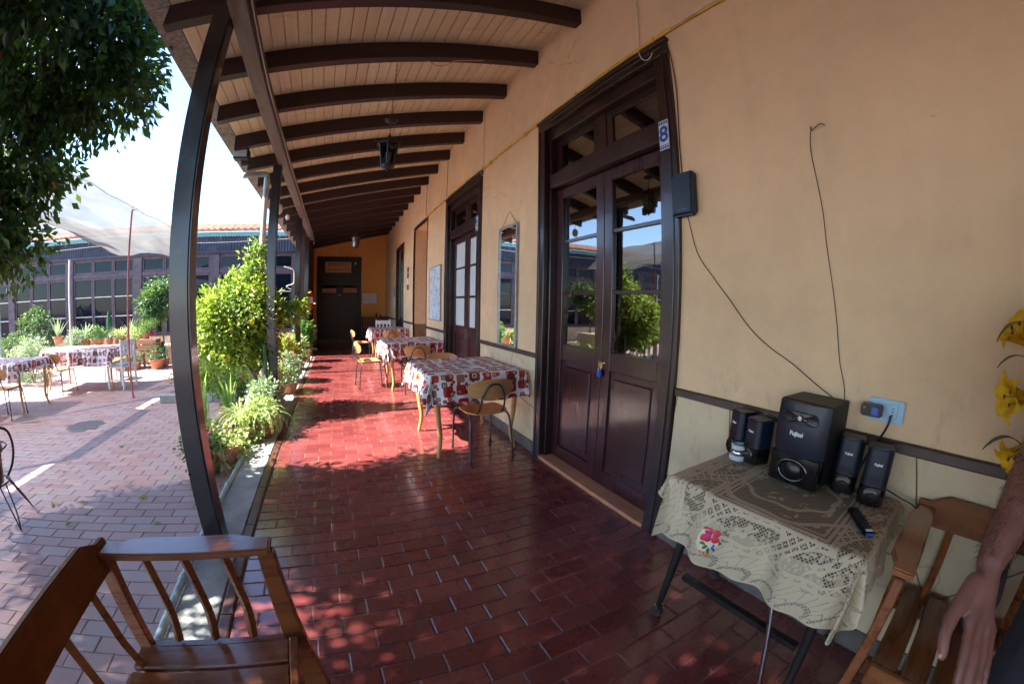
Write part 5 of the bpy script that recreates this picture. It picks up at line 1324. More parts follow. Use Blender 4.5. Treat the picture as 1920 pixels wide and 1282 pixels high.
MB().box((-.0612, -.028, -.014), (-.0598, -.002, .014)).build('sticker', 'blue_lock', ad)
cd = wall_thing('power_cord', 'black power cord hanging from the wall socket to behind the speakers', 'cable', .21, .98)
MB().tube(pts_smooth([(-.03, 0, .04), (-.035, .005, 0), (-.025, .03, -.06), (-.02, .06, -.12), (-.03, .08, -.2)]), .0045, 8).build('cord', 'cable_black', cd, smooth=True)
wr = wall_thing('wall_wire', 'thin black wire looping down the wall from the door box to the speakers', 'wire', 1.2, 1.85)
MB().tube(pts_smooth([(-.005, .08, .05), (-.006, .06, 0), (-.006, .0, -.20), (-.006, -.10, -.33), (-.006, -.20, -.44), (-.006, -.31, -.56), (-.006, -.42, -.64), (-.006, -.54, -.70), (-.006, -.66, -.77), (-.006, -.74, -.81)], 5), .0020, 6).build('wire', 'cable_black', wr, smooth=True)
w3 = wall_thing('hanging_wire', 'thin wire hanging from a nail high on the bare wall', 'wire', .55, 2.13)
MB().tube(pts_smooth([(-.012, 0, 0), (-.006, .012, -.10), (-.006, -.015, -.34), (-.005, -.03, -.52), (-.006, -.075, -.79), (-.006, -.10, -.94), (-.006, -.14, -1.08), (-.01, -.145, -1.3)], 6), .0017, 6).build('wire', 'cable_black', w3, smooth=True)
MB().tube([(0, 0, .01), (-.03, -.01, .012)], .003, 6).build('nail', 'iron', w3); MB().tube(pts_smooth([(-.012, 0, .0), (-.02, -.05, .02), (-.015, -.07, .01)]), .002, 5).build('loose_end', 'cable_black', w3)
mb_ = wall_thing('door_bell_box', 'dark blue-black plastic box on the wall at the right of door 8', 'box', 1.262, 1.965)
MB().box((-.055, -.075, -.12), (0, .072, .12)).build('case', 'bluish_plastic', mb_, bevel=.014, seg=3); MB().box((-.058, -.05, -.095), (-.0545, .05, -.085)).build('seam', 'black_plastic', mb_)
w4 = wall_thing('frame_wire', 'pale wire running down the right edge of the door 8 frame', 'wire', 1.29, 2.5)
MB().tube(pts_smooth([(-.012, .005, .42), (-.008, -.005, .3), (-.008, -.012, .1), (-.008, .0, -.2), (-.008, -.005, -.42)]), .003, 6).build('wire', 'cable_black', w4, smooth=True)
n8 = thing('number_tile', 'white and blue ceramic tile with the number 8 on the door frame', 'number tile', (W-.037, 1.372, 2.345))
MB().box((-.006, -.036, -.092), (0, .036, .092)).build('tile', 'white_plastic', n8, bevel=.002)
text_obj('numeral', '8', .135, 'ink_blue', n8, Lmat(-.0066, 0, 0), .0005, .003)
for s_ in (-1, 1):
    for k in range(4): MB().box((-.0068, -.033+k*.0175, s_*.079-.008), (-.0062, -.033+k*.0175+.012, s_*.079+.006)).build('border_mark', 'ink_blue', n8)
    MB().box((-.0068, -.036, s_*.067-.002), (-.0062, .036, s_*.067+.002)).build('border_line', 'ink_blue', n8)
n9 = thing('number_tile', 'small white and blue ceramic tile on the second double door frame', 'number tile', (W-.037, 4.287, 2.345))
MB().box((-.006, -.036, -.092), (0, .036, .092)).build('tile', 'white_plastic', n9, bevel=.002)
torus((-.0065, 0, .028), .020, .006, 0, 'ink_blue', 'mark', n9); MB().tube([(-.0065, -.016, .02), (-.0065, -.01, -.05)], .006, 6).build('mark', 'ink_blue', n9)
for s_ in (-1, 1): MB().box((-.0068, -.034, s_*.079-.007), (-.0062, .034, s_*.079+.005)).build('border_mark', 'ink_blue', n9)
pk = thing('padlock', 'small blue padlock hanging on the brass hasp of door 8', 'padlock', (F8-.02, mid8-.01, .90))
MB().box((-.012, -.020, -.045), (.010, .020, .0)).build('body', 'blue_lock', pk, bevel=.005, seg=2)
MB().tube(pts_smooth([(0, -.012, 0), (0, -.012, .022), (0, 0, .034), (0, .012, .022), (0, .012, 0)]), .0035, 8).build('shackle', 'chrome', pk, smooth=True)
hs = MB().box((.0, -.022, .02), (.018, .022, .065)).build('hasp', 'brass', pk, bevel=.003)
# conduit along the tops of the doors
cdt = thing('wall_conduit', 'thin yellow conduit running along the wall above the doors', 'conduit', (W-.014, 6, 3.035))
MB().tube(pts_smooth([(0, yy-6, .012*math.sin(yy*1.3) + (.004 if int(yy) % 2 else -.004)) for yy in np.arange(-2.4, 7.3, .6)], 4), .0125, 8).build('pipe', 'conduit_paint', cdt, smooth=True)
for yy in np.arange(-2, 7.2, .85): MB().box((-.016, yy-6-.008, -.02+.012*math.sin(yy*1.3)), (.014, yy-6+.008, .018+.012*math.sin(yy*1.3))).build('clip', 'conduit_paint', cdt)
MB().tube([(-.018, -6+1.25, .012), (-.018, -6+.4, .012)], .006, 6).build('side_wire', 'cable_white', cdt)
for k, (y, z1, lab) in enumerate(((1.53, 3.72, 'loose pale wire dropping over the top of door 8'), (4.19, 3.72, 'wire dropping from a rafter onto the top of the second double door'), (5.78, 3.70, 'wire running up the wall left of the second double door'), (7.20, 3.70, 'wire running up the wall at the open passage'))):
    t = wall_thing('drop_wire', lab, 'wire', y, 3.0)
    pts = [(-.012, .01, z1-3.0), (-.014, .02*(1 if k % 2 else -1), .45), (-.014, .0, .08)]
    if k < 2: pts += [(-.05, -.02, .0), (-.052, -.05, -.08), (-.05, -.10, -.105), (-.05, -.135, -.075)]
    MB().tube(pts_smooth(pts, 6), .0035, 6).build('wire', 'cable_white' if k < 2 else 'cable_black', t, smooth=True)
# mirror between the doors
mr = wall_thing('wall_mirror', 'tall narrow framed mirror hanging between the two double doors', 'mirror', 3.44, 1.545)
hw, hh = .215, .615
for a, b in (((-.03, -hw, -hh), (-.004, -hw+.022, hh)), ((-.03, hw-.022, -hh), (-.004, hw, hh)), ((-.03, -hw+.022, -hh), (-.004, hw-.022, -hh+.022)), ((-.03, -hw+.022, hh-.022), (-.004, hw-.022, hh))): MB().box(a, b).build('frame_side', 'mirror_frame', mr, bevel=.003)
MB().box((-.018, -hw+.022, -hh+.022), (-.012, hw-.022, hh-.022)).build('glass', 'mirror_glass', mr); MB().box((-.0115, -hw+.01, -hh+.01), (-.005, hw-.01, hh-.01)).build('backing', 'crate_wood', mr)
MB().tube(pts_smooth([(-.015, -hw+.05, hh), (-.01, -.06, hh+.10), (-.006, -.0, hh+.145), (-.01, .07, hh+.09), (-.015, hw-.05, hh)]), .004, 6).build('cord', 'sign_wood', mr, smooth=True)
# whiteboard, pictures, papers
wb = wall_thing('whiteboard', 'pale blue whiteboard with faint writing left of the second double door', 'whiteboard', 6.36, 1.535)
MB().box((-.020, -.37, -.455), (0, .37, .455)).build('board', 'board_white', wb, bevel=.003)
for a, b in (((-.026, -.38, -.465), (0, -.371, .465)), ((-.026, .371, -.465), (0, .38, .465)), ((-.026, -.371, .456), (0, .371, .465)), ((-.026, -.371, -.465), (0, .371, -.456))): MB().box(a, b).build('edge', 'mirror_frame', wb)
rs = random.Random(4)
for k in range(16):
    z = .36 - k*.038; y = rs.uniform(.0, .22); MB().tube(pts_smooth([(-.0212, y - i*.03, z + rs.uniform(-.012, .012)) for i in range(rs.randint(3, 9))], 2), .0025, 4).build('pen_stroke', 'mirror_frame', wb)
MB().tube(pts_smooth([(-.0212, .30-i*.035, .42+rs.uniform(-.008, .008)) for i in range(9)], 2), .005, 4).build('pen_stroke', 'ink_blue', wb)
pcs = wall_thing('picture_strip', 'narrow strip of small dark pictures beside the open passage', 'picture', 9.02, 1.96)
for k in range(4): MB().box((-.012, -.09, -.27+k*.14), (0, .09, -.15+k*.14)).build('picture', ['ink_brown', 'paper', 'mauve_frame', 'mauve_frame'][k], pcs)
nt = thing('notice_paper', 'left white notice sheet pinned beside the end door', 'paper', (.96, YE-.004, 1.545), 0, 'notices by the end door'); MB().box((-.113, -.003, -.175), (.113, 0, .175)).build('sheet', 'paper', nt)
for k in range(9): MB().box((-.08, -.0045, .12-k*.026), (.08-rs.uniform(0, .05), -.003, .126-k*.026)).build('printed_line', 'mirror_frame', nt)
nt2 = thing('notice_paper', 'right white notice sheet pinned beside the end door', 'paper', (1.215, YE-.004, 1.545), 0, 'notices by the end door'); MB().box((-.122, -.003, -.175), (.122, 0, .175)).build('sheet', 'paper', nt2)
bp_ = wall_thing('blue_notice', 'small blue and white notice by the green-glazed door', 'paper', 11.25, 1.55); MB().box((-.005, -.1, .02), (0, .1, .28)).build('sheet', 'blue_lock', bp_); MB().box((-.005, -.09, -.26), (0, .09, .0)).build('sheet', 'paper', bp_)
def end_sign(name, label, x0, x1, z0, z1, mat, lines, size, ink):
    t = thing(name, label, 'sign', ((x0+x1)/2, YE-.034, (z0+z1)/2)); w, h = (x1-x0)/2, (z1-z0)/2
    MB().box((-w, -.014, -h), (w, 0, h)).build('plaque', mat, t, bevel=.003)
    for k, s_ in enumerate(lines):
        zz = h - (k+.5)*2*h/len(lines)
        text_obj('lettering', s_, size, ink, t, Matrix.Translation((0, -.0155, zz)) @ Euler((math.pi/2, 0, 0)).to_matrix().to_4x4(), .001, size*.012)
    return t
end_sign('wooden_sign', 'wooden sign reading SERVICIOS HIGIENICOS above the end door', -.465, .44, 2.43, 2.80, 'sign_wood', ['SERVICIOS', 'HIGIENICOS'], .158, 'ink_brown')
end_sign('small_sign', 'small pink sign on the left leaf of the end door', -.555, -.08, 1.745, 1.89, 'sign_pink', ['DAMAS'], .11, 'sign_red')
end_sign('small_sign', 'small pink sign on the right leaf of the end door', .17, .635, 1.755, 1.90, 'sign_pink', ['VARONES'], .10, 'ink_brown')
dk = thing('round_knob', 'pale round knob where the two leaves of the end door meet', 'knob', (.045, YE+.0, 1.66)); MB().ball((0, -.03, 0), .035, 12, 8).build('ball', 'white_plastic', dk, smooth=True); MB().tube([(0, -.02, 0), (0, .021, 0)], .012, 8).build('shank', 'brass', dk)
bl = thing('wall_bulb', 'small pale lamp fitting at the upper right of the end door', 'lamp', (.58, YE-.03, 2.75)); MB().lathe([(.02, 0), (.04, .05), (.03, .09), (.002, .1)], 12, (0, -.03, -.05)).build('shade', 'white_plastic', bl, smooth=True)
for k, (x, z, r) in enumerate(((-.55, 3.5, .05), (-.1, 3.12, .055), (.1, 3.38, .04))):
    t = thing('wall_patch', ['dark hole in the orange end wall near its left corner', 'pale plaster patch just above the end door', 'small pale patch high on the end wall behind the hanging lantern'][k], 'patch', (x, YE-.002, z))
    rs2 = random.Random(k); MB().prism([(r*(.7+.5*rs2.random())*math.cos(a), r*(.7+.5*rs2.random())*math.sin(a)) for a in [i*.628 for i in range(10)]], .003, Euler((math.pi/2, 0, 0)).to_matrix().to_4x4()).build('flake', ['iron', 'white_pvc', 'plinth_paint'][k], t)
# fire extinguisher on the wing wall
fe = thing('fire_extinguisher', 'red fire extinguisher on the wing wall left of the end door', 'extinguisher', (-.77, 10.75, 1.22))
MB().lathe([(.06, 0), (.075, .015), (.075, .40), (.06, .45), (.025, .48), (.025, .52)], 20).build('tank', 'red_paint', fe, smooth='auto')
MB().lathe([(.0758, .17), (.0758, .33)], 20).build('label_band', 'paper', fe); MB().box((-.02, -.06, .52), (.02, .05, .55)).build('handle', 'iron', fe); MB().tube(pts_smooth([(.03, 0, .5), (.09, -.02, .44), (.09, -.03, .25), (.085, -.03, .1)]), .009, 8).build('hose', 'rubber', fe, smooth=True)
MB().box((-.09, -.03, .3), (-.07, .03, .36)).build('bracket', 'iron', fe)
# chest at the end and the red bundle
ch = thing('wooden_chest', 'low reddish wooden chest at the far end of the porch', 'chest', (1.22, 13.05, 0))
MB().box((-.42, -.3, .08), (.42, .3, .84)).build('body', 'chest_wood', ch, bevel=.012); MB().box((-.44, -.32, .842), (.44, .32, .90)).build('lid', 'chest_wood', ch, bevel=.01)
for sx in (-.36, .36):
    for sy in (-.24, .24): MB().box((sx-.04, sy-.04, 0), (sx+.04, sy+.04, .08)).build('foot', 'chest_wood', ch)
for k, (x, h) in enumerate(((1.28, .16), (1.42, .09))):
    t = thing('chest_ornament', ['dark slim ornament standing on the wooden chest', 'low dark ornament at the right of the wooden chest'][k], 'ornament', (x, 12.95, .90)); MB().lathe([(.04, 0), (.05, .02), (.02, h*.5), (.012, h), (.001, h*1.02)], 14).build('body', 'iron', t, smooth=True); MB().lathe([(.055, 0), (.055, .008)], 14).build('base', 'iron', t)
rb = potted('potted_flowers', 'bunch of red flowers in a dark pot at the far end of the porch', (.86, 11.9, 0), .15, .34, 'blue_pot', 'deep', 90, None, .9, ('flower_red', 60), 'potted plant')
rb2 = thing('brown_jug', 'small brown jug beside the red flowers at the far end', 'jug', (1.02, 11.75, 0))
MB().lathe([(.06, 0), (.10, .1), (.11, .3), (.07, .48), (.05, .55), (.06, .6), (.045, .6), (.04, .55), (.001, .5)], 18).build('body', 'terracotta_dark', rb2, smooth=True); MB().tube(pts_smooth([(.05, 0, .57), (.13, 0, .5), (.12, 0, .35), (.105, 0, .3)]), .012, 8).build('handle', 'terracotta_dark', rb2, smooth=True)

# ------------------------------------------------------------------ lanterns
def lantern(label, x, y, ztop, zl, s=1.0):
    t = thing('hanging_lantern', label, 'lantern', (x, y, zl), 0, 'lanterns hanging from the porch roof'); H_ = ztop - zl
    n = 6; R0, R1, h = .058*s, .088*s, .20*s
    hexm = lambda r, z, k: (r*math.cos(math.pi/3*k+.3), r*math.sin(math.pi/3*k+.3), z)
    for k in range(n):
        MB().tube([hexm(R0, .02*s, k), hexm(R1, .02*s+h, k)], .006*s, 6).build('bar', 'iron', t)
        a0, a1, b0, b1 = hexm(R0, .022*s, k), hexm(R0, .022*s, k+1), hexm(R1, .018*s+h, k), hexm(R1, .018*s+h, k+1); MB().add([a0, a1, b1, b0], [(0, 1, 2, 3)]).build('pane', 'window_glass', t)
        MB().tube(pts_smooth([hexm(R1, .03*s+h, k), hexm(R1+.03*s, .022*s+h, k), hexm(R1+.045*s, .035*s+h, k), hexm(R1+.035*s, .05*s+h, k)], 3), .004*s, 5).build('scroll', 'iron', t)
    MB().lathe([(R0*1.08, .008*s), (R0*1.08, .022*s), (R0*.5, .022*s)], 6).build('base_ring', 'iron', t); MB().lathe([(.004, -.03*s), (.012*s, -.018*s), (.03*s, 0), (R0, .008*s)], 12).build('finial', 'iron', t, smooth=True)
    MB().lathe([(R1*1.16, h+.016*s), (R1*1.12, h+.032*s), (R1*.7, h+.060*s), (R1*.35, h+.085*s), (.012*s, h+.10*s), (.008*s, h+.13*s)], 12).build('cap', 'iron', t, smooth='auto')
    MB().lathe([(.014*s, .03*s), (.016*s, .07*s), (.028*s, .11*s), (.026*s, .14*s), (.002, .155*s)], 12).build('bulb', 'white_plastic', t, smooth=True)
    zz = h+.13*s; k = 0; step = .026; ch_ = MB()
    while zz < H_ - .01:
        pts = [(.006*math.cos(a)*(1 if k % 2 else 0), .006*math.cos(a)*(0 if k % 2 else 1), zz+.012+.015*math.sin(a)) for a in [i*math.pi/4 for i in range(8)]]; ch_.tube(pts, .0022, 5, closed=True); zz += step; k += 1
    tag(ch_.build('chain', 'iron', t), kind='stuff')
    return t
l1 = lantern('nearer iron lantern hanging on a long chain from the second rafter', .34, 2.98, 3.45, 2.44, .92)
MB().lathe([(.045, .62-.02), (.04, .60), (.012, .59), (.008, .62)], 14).build('ceiling_rose', 'white_pvc', l1, smooth=True) if False else None
MB().lathe([(.006, .405), (.05, .412), (.055, .425), (.035, .44), (.006, .445)], 14).build('canopy_cup', 'iron', l1, smooth=True)
lantern('further iron lantern hanging in front of the end door', .40, 9.5, 3.45, 2.72, 1.15)
rw = thing('rafter_wire', 'loose pinkish wire tacked along the second rafter', 'wire', (.6, 2.86, 3.45))
MB().tube(pts_smooth([(-.02, 0, -.02), (.06, -.01, -.06), (.14, -.015, -.035), (.22, -.01, .03), (.35, -.008, .07), (.48, -.006, .11)]), .004, 6).build('wire', 'terracotta_pale', rw, smooth=True)

# ------------------------------------------------------------------ eave: floodlight, downpipe, string bulbs, stake
fl = thing('floodlight', 'dark twin floodlight fixed under the eave above the second post', 'floodlight', (-1.16, 4.42, 3.0))
MB().box((-.13, -.06, -.02), (.05, .06, .10)).build('lamp_head', 'iron', fl, bevel=.01); MB().box((-.125, -.062, .0), (.03, -.0595, .08)).build('lens', 'white_plastic', fl)
MB().prism([(-.1, .10), (.02, .10), (.05, .16), (.0, .20), (-.04, .15), (-.09, .19)], .06, Matrix(((1, 0, 0, 0), (0, 0, 1, -.03), (0, 1, 0, 0), (0, 0, 0, 1)))).build('bracket', 'iron', fl)
MB().box((-.06, .06, -.06), (.04, .1, .06)).build('junction_box', 'slate_paint', fl, bevel=.006)
dp = thing('downpipe', 'cream and blue downpipe running down beside the second post', 'pipe', (-1.0, 5.08, CZ))
MB().tube([(0, 0, 0), (0, 0, 2.82)], .038, 14).build('pipe', 'white_pvc', dp, smooth='auto'); MB().tube([(0, 0, 2.82), (0, 0, 3.06)], .041, 14).build('socket', 'pipe_paint', dp, smooth='auto')
MB().tube(pts_smooth([(0, 0, 3.06), (-.02, -.02, 3.12), (-.09, -.09, 3.10), (-.26, -.25, 3.03)]), .036, 12).build('elbow', 'pipe_paint', dp, smooth=True)
MB().lathe([(.041, 2.2), (.043, 2.21), (.041, 2.22)], 14).build('strap', 'chrome', dp)
gs = thing('green_stake', 'green plastic stake standing between the lemon tree and the second post', 'stake', (-.90, 4.66, CZ)); MB().tube([(0, 0, 0), (.0, .0, 1.0)], .026, 10).build('shaft', 'green_stake', gs, smooth='auto'); MB().lathe([(.028, .55), (.030, .56), (.028, .57)], 10).build('joint', 'green_stake', gs)
for k, (x, y, z) in enumerate(((-1.0, 6.3, 2.86), (-.98, 7.2, 2.93))):
    t = thing('hanging_bulb', ['oval cream bulb hanging under the eave behind the second post', 'smaller cream bulb hanging further along the eave'][k], 'bulb', (x, y, z)); MB().ball((0, 0, 0), .06-.02*k, 12, 8, (1, 1, 1.4)).build('bulb', 'white_pvc', t, smooth=True); MB().tube([(0, 0, .07), (0, 0, .32)], .004, 5).build('flex', 'cable_black', t)
wl = thing('curled_wire', 'curled white wire tied round the third post', 'wire', (-.82, 7.72, 2.0)); MB().tube(pts_smooth([(-.25, -.02, .08), (-.15, -.03, .05), (-.06, -.04, .0), (-.05, -.05, -.18), (-.07, -.05, -.25), (-.2, -.04, -.3), (-.1, -.05, -.36)]), .009, 6).build('wire', 'cable_white', wl, smooth=True)

# ------------------------------------------------------------------ wire plant stand with pot at the left edge
ws = thing('wire_plant_stand', 'black wire plant stand holding a clay pot at the left edge', 'plant stand', (-2.86, 2.43, CZ))
def ring(r, z, rr=.007): 
    return MB().tube([(r*math.cos(a), r*math.sin(a), z) for a in [k*2*math.pi/24 for k in range(24)]], rr, 6, closed=True)
ring(.15, .30).build('ring', 'iron', ws, smooth=True); ring(.19, .55).build('ring', 'iron', ws, smooth=True)
for k in range(4):
    a = k*math.pi/2 - .35; ca, sa = math.cos(a), math.sin(a); L_ = lambda r, z, da=0: (r*math.cos(a+da), r*math.sin(a+da), z)
    MB().tube(pts_smooth([L_(.15, .30), L_(.24, .12), L_(.29, .0)], 4), .006, 6).build('leg', 'iron', ws, smooth=True); MB().tube(pts_smooth([L_(.16, .30, .35), L_(.24, .12, .15), L_(.29, .0)], 4), .006, 6).build('leg', 'iron', ws, smooth=True)
    MB().tube(pts_smooth([L_(.15, .30), L_(.22, .38), L_(.26, .5), L_(.24, .62), L_(.15, .67), L_(.02, .66)], 5), .011, 8).build('band', 'iron', ws, smooth=True)
cp = potted('potted_plant', 'clay pot sitting in the wire stand at the left edge', (-2.86, 2.43, CZ+.29), .145, .28, 'terracotta', 'strap', 95, None, .5)

# ================================================================== the person at the right edge
def remeshed(name, b, mat, parent, voxel=.005, it=5):
    me = b.mesh(name); o = bpy.data.objects.new(name, me); COL.objects.link(o)
    md = o.modifiers.new('rm', 'REMESH'); md.mode = 'VOXEL'; md.voxel_size = voxel; md.use_smooth_shade = True
    sm = o.modifiers.new('sm', 'SMOOTH'); sm.factor = .5; sm.iterations = it
    dg = bpy.context.evaluated_depsgraph_get(); me2 = bpy.data.meshes.new_from_object(o.evaluated_get(dg)); bpy.data.objects.remove(o)
    me2.name = name; me2.materials.clear(); return link(name, me2, mat, parent, True)
px, py = 1.03, -.58
pr = thing('person', 'person in dark clothes at the right edge, bare arm hanging down', 'person', (px, py, 0))
def q(x, y, z): return (x-px, y-py, z)
def limbs(b, pts, rs, n=12, k=4):
    P_ = pts_smooth([q(*p) for p in pts], k); m_ = len(P_); L = len(rs)-1; rr = []
    for i in range(m_):
        t = i/(m_-1)*L; j = min(int(t), L-1); rr.append(rs[j] + (rs[j+1]-rs[j])*(t-j))
    b.tube(P_, rr, n); b.ball(tuple(P_[0]), rr[0]*.99, 10, 8); b.ball(tuple(P_[-1]), rr[-1]*.99, 10, 8)
elbow = (1.0084, -0.214, 1.1351); f1 = (0.9244, -0.1914, 1.0833); f2 = (0.8546, -0.1682, 1.0326); wrist = (0.7947, -0.1492, 0.9866); pm = (0.7575, -0.1461, 0.9512)
K = [(0.7143, -0.1484, 0.9128), (0.7251, -0.167, 0.9022), (0.7375, -0.1846, 0.8941), (0.753, -0.1983, 0.8898)]
FG = [[(0.6814, -0.1589, 0.8824), (0.6614, -0.1666, 0.8571), (0.6504, -0.1744, 0.8305)], [(0.6889, -0.1814, 0.8691), (0.6643, -0.1924, 0.8397), (0.6502, -0.2043, 0.8117)], [(0.7038, -0.1982, 0.8648), (0.6801, -0.2099, 0.8368), (0.6676, -0.2221, 0.8107)], [(0.7257, -0.2106, 0.8644), (0.7096, -0.2194, 0.8418), (0.6982, -0.2278, 0.822)]]
TH = [(0.7558, -0.1309, 0.9622), (0.7104, -0.1155, 0.9316), (0.6764, -0.1134, 0.9023), (0.659, -0.126, 0.8772)]
b = MB()
limbs(b, [(1.07, -.35, 1.40), (1.06, -.29, 1.27), elbow], [.062, .052, .044])                  # upper arm
limbs(b, [elbow, f1, f2, wrist], [.043, .046, .038, .0285])                                   # forearm
for k, rr in zip(K, (.0135, .0135, .013, .0125)): limbs(b, [wrist, tuple((a+c)/2 for a, c in zip(pm, k)), k], [.024, .0165, rr], 10)
for fg, k, r0 in zip(FG, K, (.0098, .0100, .0096, .0085)): limbs(b, [k] + fg, [r0*1.12, r0*1.02, r0*.95, r0*.78], 10)
limbs(b, TH, [.0185, .0150, .0122, .0098], 10)
for k in K: b.ball(q(*k), .0125, 10, 6)
q0 = q
def q(x, y, z): return q0(x+.02, y+.06, z)
limbs(b, [(1.0, -.80, 1.40), (1.02, -.84, 1.26), (1.0, -.85, 1.12)], [.062, .052, .044]); limbs(b, [(1.0, -.85, 1.12), (.93, -.85, 1.0), (.86, -.84, .90)], [.043, .040, .028])
limbs(b, [(.86, -.84, .90), (.82, -.84, .84), (.79, -.84, .77)], [.03, .032, .018])
for s_ in (-1, 1): limbs(b, [(.97, -.56+s_*.095, .92), (.96, -.56+s_*.10, .50), (.99, -.56+s_*.10, .08)], [.085, .058, .042])
limbs(b, [(.97, -.56, .92), (.97, -.56, 1.15), (.98, -.56, 1.38)], [.14, .13, .12], 16); b.ball(q(.985, -.56, 1.38), .15, 14, 10, (.7, 1.35, .5))
limbs(b, [(.975, -.56, 1.42), (.96, -.56, 1.54)], [.058, .055]); hc = Vector(q(.945, -.56, 1.665)); b.ball(tuple(hc), .098, 20, 14, (1.03, .80, 1.24)); b.ball(tuple(hc+Vector((-.045, 0, -.06))), .055, 14, 10)
limbs(b, [(.845, -.56, 1.69), (.828, -.56, 1.655)], [.011, .017])
body = remeshed('body', b, 'skin', pr)
q = q0
# nails and arm hair
for k, fg in enumerate(FG + [TH]):
    a, c = Vector(q(*fg[-2])), Vector(q(*fg[-1])); d = (c-a).normalized(); out = Vector((-.35, .75, .45)); out = (out - d*out.dot(d)).normalized()
    MB().ball(tuple(c + out*.0062 - d*.001), .0062, 10, 6, (1, .75, 1)).build('fingernail', 'nail', pr, smooth=True)
me = body.data; rs = np.random.RandomState(17); co = np.zeros(len(me.vertices)*3, dtype=np.float32); me.vertices.foreach_get('co', co); co = co.reshape(-1, 3)
nm = np.array([v.normal[:] for v in me.vertices]); a0, a1 = np.array(q(*elbow)), np.array(q(*wrist)); ax = (a1-a0)/np.linalg.norm(a1-a0); t = (co-a0) @ ax; dist = np.linalg.norm(co - a0 - t[:, None]*ax, axis=1)
idx = np.where((t > -.02) & (t < np.linalg.norm(a1-a0)*1.02) & (dist < .06))[0]; idx = rs.choice(idx, min(len(idx), 2600)); P0 = co[idx] + rs.normal(size=(len(idx), 3))*.0018; Nn = nm[idx]
dr = unit(Nn*.45 + ax*.9 + rs.normal(size=Nn.shape)*.30); sd = unit(np.cross(dr, Nn + 1e-3)); Ls = rs.uniform(.008, .020, (len(idx), 1)); wv = .00028
Vh = np.stack([P0 - sd*wv, P0 + sd*wv, P0 + dr*Ls*.6 + sd*wv*.6 + Nn*.001, P0 + dr*Ls + Nn*.0005], 1).reshape(-1, 3)
tag(leaf_object('arm_hair', Vh, 'hair', pr), kind='stuff')
def q(x, y, z): return q0(x+.02, y+.06, z)
# clothes: dark short-sleeved shirt, dark trousers, shoes
b = MB(); limbs(b, [(.97, -.56, .86), (.97, -.56, 1.05), (.975, -.56, 1.25), (.98, -.56, 1.37)], [.185, .172, .170, .14], 18); b.ball(q(.985, -.56, 1.37), .175, 16, 10, (.74, 1.36, .50))
limbs(b, [(1.0, -.345, 1.40), (.99, -.285, 1.29)], [.080, .074]); limbs(b, [(1.0, -.775, 1.40), (1.02, -.835, 1.28)], [.080, .074]); remeshed('shirt', b, 'cloth_shirt', pr, .008, 4)
b = MB(); limbs(b, [(.97, -.56, .95), (.97, -.56, .84)], [.165, .165], 16)
for s_ in (-1, 1): limbs(b, [(.97, -.56+s_*.10, .82), (.965, -.56+s_*.105, .48), (.99, -.56+s_*.105, .09)], [.108, .086, .078], 14)
remeshed('trousers', b, 'cloth_trousers', pr, .008, 4)
for s_ in (-1, 1):
    MB().prism([(-.17, -.04), (-.10, -.052), (.08, -.04), (.09, 0), (.08, .04), (-.10, .052), (-.17, .04), (-.185, 0)], .075, Matrix.Translation(q(.97, -.56+s_*.105, .003))).build('shoe', 'black_plastic', pr, bevel=.015, seg=2, smooth='auto')
for s_ in (-1, 1):
    MB().ball(tuple(hc+Vector((-.084, s_*.032, .015))), .012, 10, 6).build('eye', 'white_plastic', pr, smooth=True); MB().ball(tuple(hc+Vector((-.094, s_*.032, .015))), .0055, 8, 5).build('iris', 'hair', pr, smooth=True); MB().ball(tuple(hc+Vector((.0, s_*.080, -.005))), .026, 10, 6, (.7, .35, 1.2)).build('ear', 'skin', pr, smooth=True)
MB().ball(tuple(hc+Vector((-.092, 0, -.062))), .022, 12, 6, (.4, 1.1, .3)).build('mouth', 'sign_pink', pr, smooth=True)
b = MB(); b.lathe([(.100, -.02), (.110, .03), (.098, .08), (.058, .115), (.001, .128)], 20, tuple(hc+Vector((.014, 0, .01))), Matrix.Diagonal(Vector((1.02, .82, 1.0))).to_3x3()); b.build('hair', 'hair', pr, smooth=True)

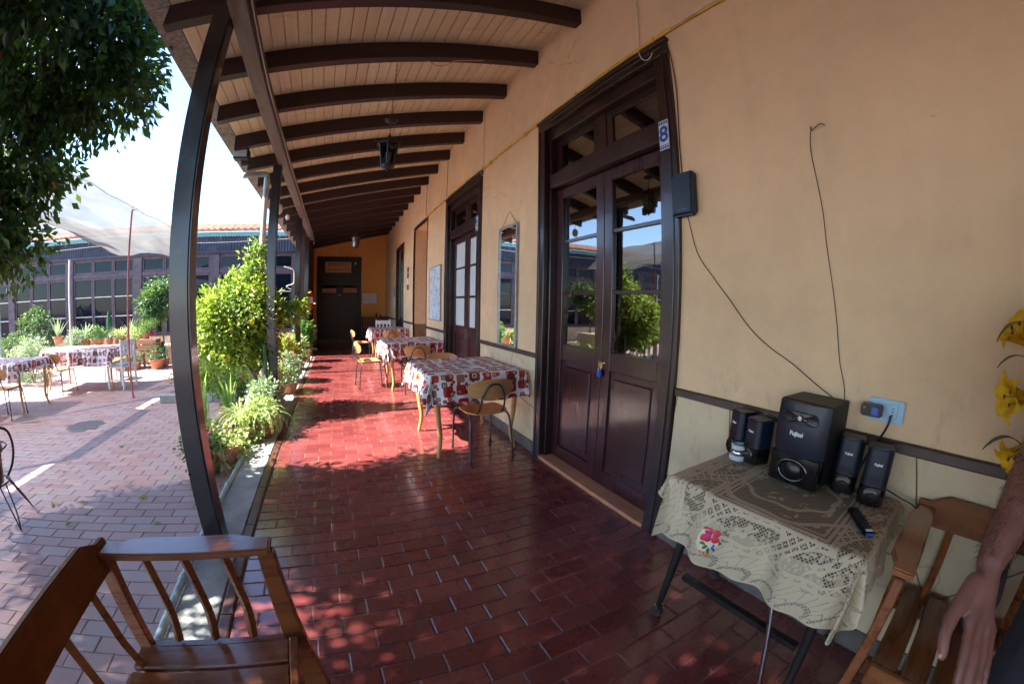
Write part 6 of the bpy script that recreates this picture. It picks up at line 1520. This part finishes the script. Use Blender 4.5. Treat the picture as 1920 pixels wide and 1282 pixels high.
# ------------------------------------------------------------------ yellow lilies by the wall
vz = thing('lily_vase', 'yellow lilies in a slim dark vase at the right edge by the wall', 'flowers', (1.50, -.315, .418))
MB().lathe([(.035, 0), (.05, .02), (.055, .14), (.035, .24), (.028, .28), (.034, .30), (.028, .30), (.024, .27), (.001, .1)], 20).build('vase', 'blue_pot', vz, smooth=True)
def lily(c, aim, s, seed):
    rs = random.Random(seed); aim = Vector(aim).normalized(); sd, u, d = frame_from(aim); f = MB()
    fo_ = None
    for k in range(6):
        a = k*math.pi/3 + .2; w_ = .030*s if k % 2 else .024*s; L = .105*s; b = MB(); vs = []
        rad = sd*math.cos(a) + u*math.sin(a); tan = -sd*math.sin(a) + u*math.cos(a); n = 7
        for i in range(n+1):
            t = i/n; r_ = L*(.10 + .85*t**1.5)*.75; hgt = L*(.75*math.sin(t*2.0)) ; ww = w_*math.sin(math.pi*min(.97, .08+t*.92))**.8*1.1
            pc = Vector(c) + rad*r_ + d*hgt; vs += [tuple(pc - tan*ww + d*.006*s), tuple(pc), tuple(pc + tan*ww + d*.006*s)]
        fs = []
        for i in range(n): fs += [(3*i, 3*i+1, 3*i+4, 3*i+3), (3*i+1, 3*i+2, 3*i+5, 3*i+4)]
        o = b.add(vs, fs).build('petal', 'lily_petal', vz, smooth=True)
    for k in range(3):
        a = k*2.1; e = Vector(c) + d*.075*s + (sd*math.cos(a)+u*math.sin(a))*.02*s; MB().tube([tuple(Vector(c)), tuple(e)], .0014*s, 5).build('stamen', 'stem_green', vz); MB().ball(tuple(e), .0045*s, 6, 4, (1, 1, 1.6)).build('anther', 'ink_brown', vz)
for k, (x, y, z, aim) in enumerate(((1.45, -.225, 1.32, (-.25, .75, .6)), (1.43, -.235, 1.185, (-.45, .85, -.1)), (1.43, -.265, 1.06, (-.5, .5, -.6)), (1.46, -.34, 1.40, (-.6, -.1, .6)))):
    c = (x-1.50, y+.315, z-.418); lily(c, aim, 1.0, k)
    MB().tube(pts_smooth([(0, 0, .2), (.0, .01*k, .45), (c[0]*.4, c[1]*.4, c[2]-.12), c], 5), .004, 6).build('stem', 'stem_green', vz, smooth=True)
def lily_leaf(base, d1, L, k):
    b = MB(); p = Vector(base)-Vector((1.50, -.315, .418)); d = Vector(d1).normalized(); vs = []; n = 8; sd = d.cross(Vector((0, 0, 1))).normalized()
    for i in range(n+1):
        t = i/n; ww = .014*math.sin(math.pi*min(.98, .1+t*.88)); vs += [tuple(p - sd*ww), tuple(p - Vector((0, 0, .003))), tuple(p + sd*ww)]; p = p + d*(L/n); d = (d + Vector((0, 0, -.24))).normalized()
    fs = []
    for i in range(n): fs += [(3*i, 3*i+1, 3*i+4, 3*i+3), (3*i+1, 3*i+2, 3*i+5, 3*i+4)]
    b.add(vs, fs).build('leaf', 'lily_leaf', vz, smooth=True)
lily_leaf((1.45, -.225, 1.37), (-.5, .85, .5), .15, 0); lily_leaf((1.43, -.24, 1.27), (-.4, .85, .75), .15, 1); lily_leaf((1.42, -.245, 1.05), (-.4, .8, .7), .16, 2); lily_leaf((1.46, -.3, 1.1), (-.7, -.4, .7), .16, 3)
